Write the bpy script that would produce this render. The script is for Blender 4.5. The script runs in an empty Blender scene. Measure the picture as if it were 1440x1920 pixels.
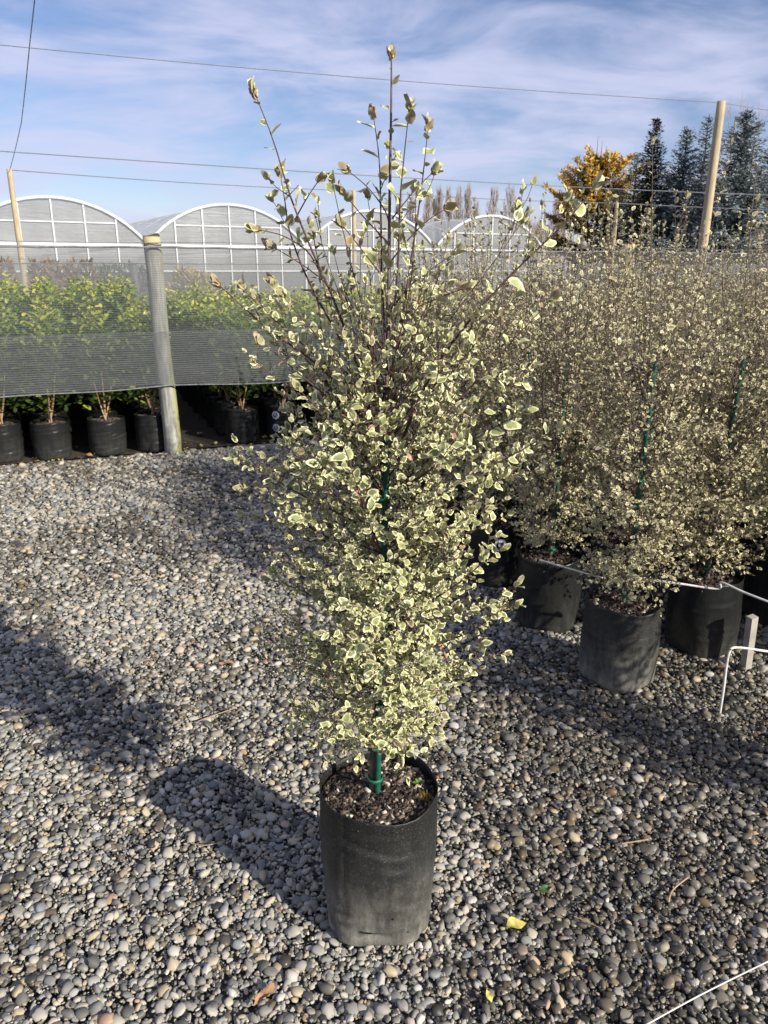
import bpy, bmesh, math, random
import numpy as np
from mathutils import Vector, Matrix
R = math.radians
random.seed(7)
scene = bpy.context.scene
C = scene.collection

# ------------------------------------------------------------------ camera
CAM_H, PITCH, F = 1.5, R(17.5), 1442.0
cd = bpy.data.cameras.new('camera'); cam = bpy.data.objects.new('camera', cd); C.objects.link(cam)
cam.location = (0, 0, CAM_H); cam.rotation_euler = (R(90) - PITCH, 0, 0)
cd.sensor_fit = 'VERTICAL'; cd.sensor_height = 24; cd.lens = F * 24 / 1920
cd.clip_start = 0.05; cd.clip_end = 2000
cd.dof.use_dof = True; cd.dof.focus_distance = 1.62; cd.dof.aperture_fstop = 9.0
scene.camera = cam

# ------------------------------------------------------------------ world + sun
SUN_EL, SUN_AZ = R(26), R(130)          # azimuth clockwise from +Y
w = bpy.data.worlds.new('World'); scene.world = w; w.use_nodes = True
nt = w.node_tree; nt.nodes.clear()
def N(nt, t, **kw):
    n = nt.nodes.new(t)
    for k, v in kw.items(): setattr(n, k, v)
    return n
out = N(nt, 'ShaderNodeOutputWorld'); bg = N(nt, 'ShaderNodeBackground'); bg.inputs[1].default_value = 0.078
sky = N(nt, 'ShaderNodeTexSky', sky_type='NISHITA', sun_disc=False)
sky.sun_elevation = SUN_EL; sky.sun_rotation = SUN_AZ; sky.air_density = 1.0; sky.dust_density = 0.15; sky.ozone_density = 3.5
tc = N(nt, 'ShaderNodeTexCoord'); sp = N(nt, 'ShaderNodeSeparateXYZ')
nt.links.new(tc.outputs['Generated'], sp.inputs[0])
ad = N(nt, 'ShaderNodeMath', operation='MAXIMUM'); ad.inputs[1].default_value = 0.0
nt.links.new(sp.outputs[2], ad.inputs[0])
ad2 = N(nt, 'ShaderNodeMath', operation='ADD'); ad2.inputs[1].default_value = 0.22; nt.links.new(ad.outputs[0], ad2.inputs[0])
dx = N(nt, 'ShaderNodeMath', operation='DIVIDE'); dy = N(nt, 'ShaderNodeMath', operation='DIVIDE')
nt.links.new(sp.outputs[0], dx.inputs[0]); nt.links.new(ad2.outputs[0], dx.inputs[1])
nt.links.new(sp.outputs[1], dy.inputs[0]); nt.links.new(ad2.outputs[0], dy.inputs[1])
cb = N(nt, 'ShaderNodeCombineXYZ'); nt.links.new(dx.outputs[0], cb.inputs[0]); nt.links.new(dy.outputs[0], cb.inputs[1])
mp = N(nt, 'ShaderNodeMapping'); mp.inputs['Rotation'].default_value = (0, 0, R(-25)); mp.inputs['Scale'].default_value = (0.95, 1.45, 1)
mp.inputs['Location'].default_value = (1.3, 0.4, 0)
nt.links.new(cb.outputs[0], mp.inputs[0])
n1 = N(nt, 'ShaderNodeTexNoise'); n1.inputs['Scale'].default_value = 1.7; n1.inputs['Detail'].default_value = 6; n1.inputs['Roughness'].default_value = 0.58
n1.inputs['Distortion'].default_value = 0.6
n2 = N(nt, 'ShaderNodeTexNoise'); n2.inputs['Scale'].default_value = 4.5; n2.inputs['Detail'].default_value = 4; n2.inputs['Roughness'].default_value = 0.5
nt.links.new(mp.outputs[0], n1.inputs['Vector']); nt.links.new(mp.outputs[0], n2.inputs['Vector'])
mx = N(nt, 'ShaderNodeMath', operation='MULTIPLY_ADD'); mx.inputs[1].default_value = 0.30
nt.links.new(n2.outputs[0], mx.inputs[0]); nt.links.new(n1.outputs[0], mx.inputs[2])
cr = N(nt, 'ShaderNodeValToRGB'); e = cr.color_ramp.elements
e[0].position = 0.45; e[0].color = (0, 0, 0, 1); e[1].position = 0.84; e[1].color = (1, 1, 1, 1)
cr.color_ramp.interpolation = 'EASE'
nt.links.new(mx.outputs[0], cr.inputs[0])
ml = N(nt, 'ShaderNodeMath', operation='MULTIPLY'); ml.inputs[1].default_value = 0.85; nt.links.new(cr.outputs[0], ml.inputs[0])
mixw = N(nt, 'ShaderNodeMix', data_type='RGBA'); mixw.inputs['B'].default_value = (6.0, 6.25, 8.3, 1)
nt.links.new(ml.outputs[0], mixw.inputs['Factor'])
tint = N(nt, 'ShaderNodeMix', data_type='RGBA', blend_type='MULTIPLY'); tint.inputs['Factor'].default_value = 1
tint.inputs['B'].default_value = (1.12, 1.0, 1.10, 1)
nt.links.new(sky.outputs[0], tint.inputs['A']); nt.links.new(tint.outputs['Result'], mixw.inputs['A'])
nt.links.new(mixw.outputs['Result'], bg.inputs[0]); nt.links.new(bg.outputs[0], out.inputs[0])
sd = bpy.data.lights.new('sun', 'SUN'); sun = bpy.data.objects.new('sun', sd); C.objects.link(sun)
sd.energy = 5.0; sd.angle = R(0.53); sd.color = (1.0, 0.93, 0.80)
SD = Vector((math.sin(SUN_AZ) * math.cos(SUN_EL), math.cos(SUN_AZ) * math.cos(SUN_EL), math.sin(SUN_EL)))
sun.rotation_euler = SD.to_track_quat('Z', 'Y').to_euler(); sun.location = (6, -6, 8)
vs = scene.view_settings; vs.view_transform = 'Standard'; vs.look = 'None'; vs.gamma = 1; vs.exposure = 0.52
scene.cycles.transparent_max_bounces = 24; scene.cycles.max_bounces = 6

# ------------------------------------------------------------------ measuring helpers (1440x1920 photo)
CP, SP_ = math.cos(PITCH), math.sin(PITCH)
def ray(u, v):
    x, y = (u - 720) / F, (v - 960) / F
    return np.array([x, CP - y * SP_, -SP_ - y * CP])
def gnd(u, v, z=0.0):
    d = ray(u, v); return np.array([0, 0, CAM_H]) + d * ((z - CAM_H) / d[2])
def atY(u, v, Y):
    d = ray(u, v); return np.array([0, 0, CAM_H]) + d * (Y / d[1])
def proj(p):
    x, y, z = p[0], p[1], p[2] - CAM_H
    zc = y * CP - z * SP_; yc = -y * SP_ - z * CP
    return 720 + F * x / zc, 960 + F * yc / zc

# ------------------------------------------------------------------ object helpers
def tag(o, label=None, cat=None, group=None, kind=None):
    if label: o['label'] = label
    if cat: o['category'] = cat
    if group: o['group'] = group
    if kind: o['kind'] = kind
    return o
def empty(name, loc=(0, 0, 0), rz=0.0):
    o = bpy.data.objects.new(name, None); o.location = loc; o.rotation_euler = (0, 0, rz); o.empty_display_size = 0.1
    C.objects.link(o); return o
def obj(name, me, parent=None, mat=None, loc=None, rz=None):
    o = bpy.data.objects.new(name, me); C.objects.link(o)
    if mat is not None and len(me.materials) == 0: me.materials.append(mat)
    if parent is not None: o.parent = parent
    if loc is not None: o.location = loc
    if rz is not None: o.rotation_euler = (0, 0, rz)
    return o
def copy_tree(o, parent=None):
    c = o.copy(); C.objects.link(c); c.parent = parent
    for ch in list(o.children): copy_tree(ch, c)
    return c
def mesh_np(name, V, T, mat=None, uv=None, attrs=None, smooth=True):
    """triangles or quads from numpy arrays; uv per vertex"""
    V = np.asarray(V, np.float32); T = np.asarray(T, np.int32); k = T.shape[1]
    me = bpy.data.meshes.new(name)
    me.vertices.add(len(V)); me.vertices.foreach_set('co', V.ravel())
    me.loops.add(T.size); me.loops.foreach_set('vertex_index', T.ravel())
    me.polygons.add(len(T)); me.polygons.foreach_set('loop_start', np.arange(0, T.size, k, dtype=np.int32))
    me.polygons.foreach_set('loop_total', np.full(len(T), k, np.int32))
    if smooth: me.polygons.foreach_set('use_smooth', np.ones(len(T), bool))
    if uv is not None:
        l = me.uv_layers.new(name='UVMap'); l.data.foreach_set('uv', np.asarray(uv, np.float32)[T.ravel()].ravel())
    for a, vals in (attrs or {}).items():
        at = me.attributes.new(a, 'FLOAT', 'POINT'); at.data.foreach_set('value', np.asarray(vals, np.float32))
    me.update(calc_edges=True); me.validate()
    if mat: me.materials.append(mat)
    return me
class MB:
    """collects boxes, tubes and polygons for one mesh"""
    def __init__(s): s.v = []; s.f = []
    def add(s, V, Fs):
        b = len(s.v); s.v += [tuple(map(float, p)) for p in V]; s.f += [tuple(b + i for i in f) for f in Fs]
    def box(s, lo, hi):
        x0, y0, z0 = lo; x1, y1, z1 = hi
        s.add([(x0,y0,z0),(x1,y0,z0),(x1,y1,z0),(x0,y1,z0),(x0,y0,z1),(x1,y0,z1),(x1,y1,z1),(x0,y1,z1)],
              [(0,3,2,1),(4,5,6,7),(0,1,5,4),(1,2,6,5),(2,3,7,6),(3,0,4,7)])
    def tube(s, pts, r, k=6, cap=True):
        pts = [np.array(p, float) for p in pts]; n = len(pts)
        rs = r if hasattr(r, '__len__') else [r] * n
        V = []; Fs = []
        for i, p in enumerate(pts):
            t = pts[min(i+1, n-1)] - pts[max(i-1, 0)]; t /= (np.linalg.norm(t) + 1e-9)
            ref = np.array([0, 0, 1.]) if abs(t[2]) < .9 else np.array([1., 0, 0])
            a = np.cross(t, ref); a /= np.linalg.norm(a); b = np.cross(t, a)
            for j in range(k):
                th = 2*math.pi*j/k; V.append(p + rs[i]*(a*math.cos(th) + b*math.sin(th)))
        for i in range(n-1):
            for j in range(k): Fs.append((i*k+j, i*k+(j+1) % k, (i+1)*k+(j+1) % k, (i+1)*k+j))
        if cap: Fs.append(tuple(range(k-1, -1, -1))); Fs.append(tuple((n-1)*k+j for j in range(k)))
        s.add(V, Fs)
    def mesh(s, name, mat=None, smooth=False):
        me = bpy.data.meshes.new(name); me.from_pydata(s.v, [], s.f); me.update()
        if smooth: me.polygons.foreach_set('use_smooth', np.ones(len(me.polygons), bool))
        if mat: me.materials.append(mat)
        return me
    def build(s, name, mat, parent=None, smooth=False, **k):
        return obj(name, s.mesh(name, mat, smooth), parent, **k)

# ------------------------------------------------------------------ materials
def mat_new(name):
    m = bpy.data.materials.new(name); m.use_nodes = True
    nt = m.node_tree; b = nt.nodes['Principled BSDF']; return m, nt, b
def ramp(nt, stops, src=None, interp='LINEAR'):
    r = N(nt, 'ShaderNodeValToRGB'); r.color_ramp.interpolation = interp
    el = r.color_ramp.elements
    while len(el) < len(stops): el.new(0.5)
    for e_, (p, c) in zip(el, stops):
        e_.position = p; e_.color = (*c, 1) if len(c) == 3 else c
    if src is not None: nt.links.new(src, r.inputs[0])
    return r
def noise(nt, scale, detail=4, rough=.55, vec=None):
    n = N(nt, 'ShaderNodeTexNoise'); n.inputs['Scale'].default_value = scale; n.inputs['Detail'].default_value = detail
    n.inputs['Roughness'].default_value = rough
    if vec is not None: nt.links.new(vec, n.inputs['Vector'])
    return n
def objco(nt, scale=None):
    t = N(nt, 'ShaderNodeTexCoord')
    if scale is None: return t.outputs['Object']
    m = N(nt, 'ShaderNodeMapping'); m.inputs['Scale'].default_value = scale; nt.links.new(t.outputs['Object'], m.inputs[0]); return m.outputs[0]
def bump(nt, b, src, strength=.3, dist=.01):
    n = N(nt, 'ShaderNodeBump'); n.inputs['Strength'].default_value = strength; n.inputs['Distance'].default_value = dist
    nt.links.new(src, n.inputs['Height']); nt.links.new(n.outputs[0], b.inputs['Normal']); return n
def simple(name, col, rough=.6, var=.25, scale=20, spec=.3, metal=0, bumps=0.0, stretch=None):
    m, nt, b = mat_new(name)
    n = noise(nt, scale, 5, .6, objco(nt, stretch))
    lo = tuple(c*(1-var) for c in col); hi = tuple(min(1, c*(1+var)) for c in col)
    r = ramp(nt, [(.3, lo), (.7, hi)], n.outputs[0]); nt.links.new(r.outputs[0], b.inputs['Base Color'])
    b.inputs['Roughness'].default_value = rough; b.inputs['Specular IOR Level'].default_value = spec; b.inputs['Metallic'].default_value = metal
    if bumps: bump(nt, b, n.outputs[0], bumps, .01)
    return m
def attr(nt, name, typ='GEOMETRY'):
    a = N(nt, 'ShaderNodeAttribute', attribute_type=typ, attribute_name=name); return a.outputs['Fac']
def mixc(nt, fac, a, b, blend='MIX'):
    m = N(nt, 'ShaderNodeMix', data_type='RGBA', blend_type=blend)
    for s, k in ((fac, 'Factor'), (a, 'A'), (b, 'B')):
        if hasattr(s, 'links'): nt.links.new(s, m.inputs[k])
        elif k == 'Factor': m.inputs[k].default_value = s
        else: m.inputs[k].default_value = (*s, 1)
    return m.outputs['Result']
def math_(nt, op, a, b=None, clamp=False):
    m = N(nt, 'ShaderNodeMath', operation=op, use_clamp=clamp)
    for i, s in enumerate((a, b)):
        if s is None: continue
        if hasattr(s, 'links'): nt.links.new(s, m.inputs[i])
        else: m.inputs[i].default_value = s
    return m.outputs[0]

def leaf_material(name, centre, edge, pink, edge_at=.66, trans=.22, dark=.55):
    """variegated leaf: UV is the unit disc of the leaf, attribute rnd varies the leaf"""
    m, nt, b = mat_new(name)
    uvn = N(nt, 'ShaderNodeUVMap'); ln = N(nt, 'ShaderNodeVectorMath', operation='LENGTH'); nt.links.new(uvn.outputs[0], ln.inputs[0])
    rnd = attr(nt, 'rnd')
    geo = N(nt, 'ShaderNodeNewGeometry')
    nz = noise(nt, 190, 2, .5, geo.outputs['Position'])
    r = math_(nt, 'ADD', ln.outputs['Value'], math_(nt, 'MULTIPLY', math_(nt, 'SUBTRACT', nz.outputs[0], .5), .55))
    ed = ramp(nt, [(edge_at-.09, (0,0,0)), (edge_at+.07, (1,1,1))], r)
    cc = ramp(nt, [(0, (.13, .085, .070)), (.16, tuple(c*dark for c in centre)), (.38, centre), (.75, tuple(c*1.15 for c in centre)), (.82, tuple(c*1.05 for c in centre)), (.88, (.25, .22, .10)), (1, (.30, .22, .12))], rnd)
    ec = ramp(nt, [(0, (.36, .27, .20)), (.2, edge), (.55, edge), (.80, tuple(c*.75 for c in edge)), (.9, (.40,.30,.16)), (.955, (.48,.28,.20)), (.97, pink)], rnd)
    col = mixc(nt, ed.outputs[0], cc.outputs[0], ec.outputs[0])
    # dull paler underside
    col = mixc(nt, math_(nt, 'MULTIPLY', geo.outputs['Backfacing'], .6), col, (.33, .29, .20))
    nt.links.new(col, b.inputs['Base Color']); b.inputs['Roughness'].default_value = .42; b.inputs['Specular IOR Level'].default_value = .35
    tr = N(nt, 'ShaderNodeBsdfTranslucent'); nt.links.new(col, tr.inputs[0])
    mx = N(nt, 'ShaderNodeMixShader'); mx.inputs[0].default_value = trans
    nt.links.new(b.outputs[0], mx.inputs[1]); nt.links.new(tr.outputs[0], mx.inputs[2])
    nt.links.new(mx.outputs[0], nt.nodes['Material Output'].inputs[0])
    return m
M = {}
M['leaf'] = leaf_material('variegated_leaf', (.29, .325, .138), (.79, .745, .44), (.46, .18, .19), .71, .12, .62)
M['leaf_row'] = leaf_material('variegated_leaf_row', (.30, .29, .14), (.72, .66, .41), (.30, .17, .14), edge_at=.60, trans=.12, dark=.55)
def green_leaf(name, stops, rough=.28, spec=.5, trans=.2):
    m, nt, b = mat_new(name)
    c = ramp(nt, stops, attr(nt, 'rnd')); nt.links.new(c.outputs[0], b.inputs['Base Color'])
    b.inputs['Roughness'].default_value = rough; b.inputs['Specular IOR Level'].default_value = spec
    tr = N(nt, 'ShaderNodeBsdfTranslucent'); nt.links.new(c.outputs[0], tr.inputs[0])
    mx = N(nt, 'ShaderNodeMixShader'); mx.inputs[0].default_value = trans
    nt.links.new(b.outputs[0], mx.inputs[1]); nt.links.new(tr.outputs[0], mx.inputs[2]); nt.links.new(mx.outputs[0], nt.nodes['Material Output'].inputs[0])
    return m
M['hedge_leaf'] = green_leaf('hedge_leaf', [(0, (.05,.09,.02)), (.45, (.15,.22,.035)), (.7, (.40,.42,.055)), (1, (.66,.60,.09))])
M['twig'] = simple('purple_black_twig', (.085, .044, .047), .6, .4, 60)
M['bark'] = simple('grey_brown_bark', (.13, .10, .085), .8, .6, 120, bumps=.6, stretch=(1, 1, .3))
M['pink_stem'] = simple('tan_pink_stem', (.38, .24, .15), .6, .3, 40)
M['stake'] = simple('green_coated_stake', (.010, .085, .055), .45, .35, 60, .4)
M['tie'] = simple('green_plastic_tie', (.012, .10, .06), .5, .3, 40, .4)
M['sticker'] = simple('pale_label', (.62, .64, .66), .45, .1, 30)
M['ink'] = simple('black_ink', (.012, .012, .013), .5, .1, 30)
M['moss'] = simple('moss', (.22, .16, .035), .9, .6, 90)
M['weed'] = simple('weed_green', (.10, .17, .035), .5, .3, 60)
M['white_rod'] = simple('galvanised_rod', (.62, .60, .56), .4, .3, 60, .5)
M['rust_rod'] = simple('rusty_rod', (.22, .16, .10), .8, .5, 80)
M['wire'] = simple('dull_steel_wire', (.16, .17, .19), .5, .2, 20, .5)
M['pole'] = simple('tan_round_pole', (.42, .34, .22), .8, .25, 6, stretch=(6, 6, .6))
M['board'] = simple('pale_timber_board', (.36, .335, .29), .8, .3, 9)
M['string'] = simple('white_string', (.7, .66, .6), .7, .1, 60)
M['cream_rock'] = simple('tan_rock', (.42, .34, .25), .8, .3, 30, bumps=.4)

def bag_material(name, dust, gloss):
    m, nt, b = mat_new(name)
    oc = objco(nt); sep = N(nt, 'ShaderNodeSeparateXYZ'); nt.links.new(oc, sep.inputs[0])
    n1 = noise(nt, 9, 6, .62, oc); n2 = noise(nt, 330, 3, .7, oc); n3 = noise(nt, 35, 5, .65, objco(nt, (1, 1, .35)))
    low = ramp(nt, [(0, (1,1,1)), (.07, (.6,.6,.6)), (.20, (.13,.13,.13)), (.34, (.02,.02,.02))], math_(nt, 'ADD', sep.outputs[2], math_(nt, 'MULTIPLY', math_(nt, 'SUBTRACT', n1.outputs[0], .5), .16)))
    sp1 = ramp(nt, [(.42, (0,0,0)), (.75, (1,1,1))], n3.outputs[0])
    speck = ramp(nt, [(.60, (0,0,0)), (.66, (1,1,1))], n2.outputs[0])
    d = math_(nt, 'MULTIPLY', low.outputs[0], math_(nt, 'ADD', math_(nt, 'MULTIPLY', sp1.outputs[0], .8), .42), True)
    d = math_(nt, 'MULTIPLY', math_(nt, 'ADD', d, math_(nt, 'MULTIPLY', speck.outputs[0], .38), True), dust, True)
    base = mixc(nt, n1.outputs[0], (.006, .007, .0075), (.015, .016, .0165))
    nt.links.new(mixc(nt, d, base, (.27, .255, .225)), b.inputs['Base Color'])
    rr = math_(nt, 'ADD', math_(nt, 'MULTIPLY', d, .4), gloss, True); nt.links.new(rr, b.inputs['Roughness'])
    b.inputs['Specular IOR Level'].default_value = .24
    vo = N(nt, 'ShaderNodeTexVoronoi', feature='SMOOTH_F1'); vo.inputs['Scale'].default_value = 16; nt.links.new(objco(nt, (1, 1, .55)), vo.inputs['Vector'])
    lowc = ramp(nt, [(.02, (1,1,1)), (.30, (.25,.25,.25))], sep.outputs[2])
    hh = math_(nt, 'ADD', n1.outputs[0], math_(nt, 'MULTIPLY', math_(nt, 'MULTIPLY', vo.outputs['Distance'], lowc.outputs[0]), 1.2))
    hh = math_(nt, 'ADD', hh, math_(nt, 'MULTIPLY', n3.outputs[0], .25))
    bump(nt, b, hh, .45, .014)
    return m
M['bag'] = bag_material('dusty_black_polythene', .95, .46)
M['bag_clean'] = bag_material('black_polythene', .20, .28)

def soil_material():
    m, nt, b = mat_new('bark_potting_mix'); oc = objco(nt)
    v = N(nt, 'ShaderNodeTexVoronoi'); v.inputs['Scale'].default_value = 120; nt.links.new(oc, v.inputs['Vector'])
    sh = N(nt, 'ShaderNodeSeparateColor'); nt.links.new(v.outputs['Color'], sh.inputs[0])
    c = ramp(nt, [(0, (.012,.009,.007)), (.55, (.05,.034,.024)), (.82, (.12,.085,.06)), (.95, (.30,.26,.20))], sh.outputs[0])
    nt.links.new(c.outputs[0], b.inputs['Base Color']); b.inputs['Roughness'].default_value = .9
    bump(nt, b, v.outputs['Distance'], 1.0, .008); return m
M['soil'] = soil_material()
def chip_material():
    m, nt, b = mat_new('bark_chip')
    c = ramp(nt, [(0, (.015,.010,.008)), (.5, (.05,.035,.026)), (.78, (.12,.08,.055)), (.88, (.30,.24,.17)), (.96, (.5,.46,.38))], attr(nt, 'rnd'))
    nt.links.new(c.outputs[0], b.inputs['Base Color']); b.inputs['Roughness'].default_value = .85; return m
M['chip'] = chip_material()

def ground_material():
    m, nt, b = mat_new('dark_gravel_fines'); oc = objco(nt)
    v = N(nt, 'ShaderNodeTexVoronoi'); v.inputs['Scale'].default_value = 55; nt.links.new(oc, v.inputs['Vector'])
    sh = N(nt, 'ShaderNodeSeparateColor'); nt.links.new(v.outputs['Color'], sh.inputs[0])
    big = noise(nt, .8, 5, .6, oc)
    c = ramp(nt, [(0, (.035,.033,.030)), (.6, (.10,.098,.09)), (1, (.20,.19,.175))], sh.outputs[0])
    k = ramp(nt, [(.3, (.6,.6,.6)), (.7, (1.1,1.1,1.1))], big.outputs[0])
    nt.links.new(mixc(nt, 1.0, c.outputs[0], k.outputs[0], 'MULTIPLY'), b.inputs['Base Color'])
    b.inputs['Roughness'].default_value = .9; bump(nt, b, v.outputs['Distance'], .8, .01); return m
M['ground'] = ground_material()
M['bed'] = simple('dark_leaf_litter_bed', (.055, .045, .034), .9, .6, 40, bumps=.6)
def pebble_material():
    m, nt, b = mat_new('river_pebble')
    t = attr(nt, 'tint', 'INSTANCER'); wet = attr(nt, 'wet', 'INSTANCER')
    c = ramp(nt, [(0, (.05,.052,.052)), (.2, (.15,.15,.14)), (.45, (.30,.29,.26)), (.65, (.47,.44,.37)), (.78, (.46,.37,.23)), (.86, (.20,.22,.235)), (.95, (.60,.57,.50)), (1, (.38,.23,.13))], t)
    oi = N(nt, 'ShaderNodeObjectInfo')
    n = noise(nt, 90, 4, .6, objco(nt)); k = ramp(nt, [(.3, (.72,.72,.72)), (.7, (1.15,1.15,1.15))], n.outputs[0])
    col = mixc(nt, 1.0, c.outputs[0], k.outputs[0], 'MULTIPLY')
    col = mixc(nt, wet, col, mixc(nt, 1.0, col, (.26, .24, .21), 'MULTIPLY'))
    nt.links.new(col, b.inputs['Base Color'])
    nt.links.new(math_(nt, 'SUBTRACT', .72, math_(nt, 'MULTIPLY', wet, .38)), b.inputs['Roughness'])
    b.inputs['Specular IOR Level'].default_value = .35
    return m
M['pebble'] = pebble_material()

def net_material(name, op, col, freq=58.0):
    """woven shade cloth: horizontal threads with open gaps between them"""
    m, nt, b = mat_new(name)
    oc = objco(nt); sep = N(nt, 'ShaderNodeSeparateXYZ'); nt.links.new(oc, sep.inputs[0])
    wv = math_(nt, 'SINE', math_(nt, 'MULTIPLY', sep.outputs[2], freq * 2 * math.pi))
    n = noise(nt, 3.0, 5, .6, objco(nt, (1, 1, 4))); nf = noise(nt, 60, 3, .6, objco(nt, (.15, .15, 3)))
    a = math_(nt, 'ADD', math_(nt, 'MULTIPLY', wv, .13), op)
    a = math_(nt, 'ADD', a, math_(nt, 'MULTIPLY', math_(nt, 'SUBTRACT', n.outputs[0], .5), .20))
    a = math_(nt, 'ADD', a, math_(nt, 'MULTIPLY', math_(nt, 'SUBTRACT', nf.outputs[0], .5), .22), True)
    b.inputs['Base Color'].default_value = (*col, 1); b.inputs['Roughness'].default_value = .5
    tl = N(nt, 'ShaderNodeBsdfTranslucent'); tl.inputs[0].default_value = (*col, 1)
    m1 = N(nt, 'ShaderNodeMixShader'); m1.inputs[0].default_value = .35; nt.links.new(b.outputs[0], m1.inputs[1]); nt.links.new(tl.outputs[0], m1.inputs[2])
    tr = N(nt, 'ShaderNodeBsdfTransparent'); m2 = N(nt, 'ShaderNodeMixShader')
    nt.links.new(a, m2.inputs[0]); nt.links.new(tr.outputs[0], m2.inputs[1]); nt.links.new(m1.outputs[0], m2.inputs[2])
    nt.links.new(m2.outputs[0], nt.nodes['Material Output'].inputs[0]); return m
M['net'] = net_material('grey_windbreak_net', .25, (.21, .225, .235))
M['net_far'] = net_material('grey_windbreak_net_far', .42, (.26, .27, .27))
M['hem'] = simple('net_hem', (.17, .18, .185), .7, .3, 30)

def film_material(name, op, col, gloss=.25):
    m, nt, b = mat_new(name)
    oc = objco(nt); n = noise(nt, .8, 5, .6, objco(nt, (1, 1, .35))); st = noise(nt, 2.2, 3, .6, objco(nt, (.3, .3, 6)))
    k = ramp(nt, [(.3, tuple(c*.80 for c in col)), (.7, tuple(min(1, c*1.12) for c in col))], n.outputs[0])
    nt.links.new(k.outputs[0], b.inputs['Base Color']); b.inputs['Roughness'].default_value = gloss; b.inputs['Specular IOR Level'].default_value = .5
    bump(nt, b, st.outputs[0], .18, .12)
    tl = N(nt, 'ShaderNodeBsdfTranslucent'); nt.links.new(k.outputs[0], tl.inputs[0])
    m1 = N(nt, 'ShaderNodeMixShader'); m1.inputs[0].default_value = .45; nt.links.new(b.outputs[0], m1.inputs[1]); nt.links.new(tl.outputs[0], m1.inputs[2])
    tr = N(nt, 'ShaderNodeBsdfTransparent'); m2 = N(nt, 'ShaderNodeMixShader')
    a = math_(nt, 'ADD', op, math_(nt, 'MULTIPLY', math_(nt, 'SUBTRACT', st.outputs[0], .5), .16), True); nt.links.new(a, m2.inputs[0])
    nt.links.new(tr.outputs[0], m2.inputs[1]); nt.links.new(m1.outputs[0], m2.inputs[2])
    nt.links.new(m2.outputs[0], nt.nodes['Material Output'].inputs[0]); return m
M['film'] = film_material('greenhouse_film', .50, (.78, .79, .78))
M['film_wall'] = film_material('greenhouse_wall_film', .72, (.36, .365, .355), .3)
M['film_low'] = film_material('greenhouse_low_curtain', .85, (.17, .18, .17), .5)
M['white_steel'] = simple('white_greenhouse_steel', (.60, .62, .64), .4, .1, 3, .5)

def post_material():
    m, nt, b = mat_new('weathered_post'); oc = objco(nt); sep = N(nt, 'ShaderNodeSeparateXYZ'); nt.links.new(oc, sep.inputs[0])
    g = noise(nt, 14, 6, .65, objco(nt, (3, 3, .35))); s2 = noise(nt, 7, 5, .6, objco(nt, (1, 1, .8)))
    c = ramp(nt, [(.25, (.11,.11,.095)), (.5, (.27,.27,.24)), (.75, (.46,.46,.41))], g.outputs[0])
    lich = ramp(nt, [(.015, (0,0,0)), (.05, (1,1,1))], math_(nt, 'ADD', sep.outputs[0], math_(nt, 'MULTIPLY', math_(nt, 'SUBTRACT', s2.outputs[0], .5), .12)))
    col = mixc(nt, math_(nt, 'MULTIPLY', lich.outputs[0], .75), c.outputs[0], (.30, .30, .075))
    cut = ramp(nt, [(.955, (0,0,0)), (.965, (1,1,1))], math_(nt, 'ADD', math_(nt, 'DIVIDE', sep.outputs[2], 1.76), math_(nt, 'MULTIPLY', math_(nt, 'SUBTRACT', s2.outputs[0], .5), .006)))
    col = mixc(nt, cut.outputs[0], col, (.52, .40, .21))
    top = ramp(nt, [(.9885, (0,0,0)), (.9945, (1,1,1))], math_(nt, 'ADD', math_(nt, 'DIVIDE', sep.outputs[2], 1.76), math_(nt, 'MULTIPLY', math_(nt, 'SUBTRACT', g.outputs[0], .5), .02)))
    col = mixc(nt, top.outputs[0], col, (.035, .024, .018))
    nt.links.new(col, b.inputs['Base Color']); b.inputs['Roughness'].default_value = .85; bump(nt, b, g.outputs[0], .7, .012); return m
M['post'] = post_material()

# ------------------------------------------------------------------ the setting: ground
def sheet(name, pts, z, mat):
    me = bpy.data.meshes.new(name); me.from_pydata([(x, y, z) for x, y in pts], [], [tuple(range(len(pts)))]); me.update()
    o = obj(name, me, None, mat); o['kind'] = 'structure'; return o
sheet('ground', [(-700, -300), (700, -300), (700, 900), (-700, 900)], -.012, M['ground'])
FD = np.array([.927, .375, 0]); FN = np.array([-.375, .927, 0])
FP = np.array([-1.80, 6.43, 0])                      # fence post foot
def fl(s, n=0.0, z=0.0): return FP + FD*s + FN*n + np.array([0, 0, z])
q = [fl(-6, .10), fl(9, .10), fl(9, 7.5), fl(-6, 7.5)]
sheet('planting_bed', [(p[0], p[1]) for p in q], 0.004, M['bed'])
nur = [fl(-40, 8.2), fl(60, 8.2), fl(60, 90), fl(-60, 90)]
M['field'] = simple('far_gravel_yard', (.17, .17, .155), .9, .25, .6)
sheet('nursery_yard', [(p[0], p[1]) for p in nur], -.004, M['field'])

# gravel: pebbles as one countless mass (points carry size, turn and tint)
rng = np.random.default_rng(3)
def pebble_mesh(i):
    bm = bmesh.new(); bmesh.ops.create_icosphere(bm, subdivisions=2, radius=.5)
    r = np.random.default_rng(100+i); ph = r.uniform(0, 6.3, (5, 3)); fr = r.uniform(1.5, 4.5, (5, 3)); am = r.uniform(.03, .085, 5)
    ex = r.uniform(1.7, 2.9)
    for v in bm.verts:
        p = np.array(v.co); d = p / np.linalg.norm(p)
        k = 1/(sum(abs(c)**ex for c in d)**(1/ex)); s = 1 + sum(a*math.sin(f @ d*1.6 + q_.sum()) for a, f, q_ in zip(am, fr, ph))
        v.co = Vector(d*.5*s*k*.95)
    me = bpy.data.meshes.new('pebble'); bm.to_mesh(me); bm.free()
    me.polygons.foreach_set('use_smooth', np.ones(len(me.polygons), bool)); me.materials.append(M['pebble']); return me
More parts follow.
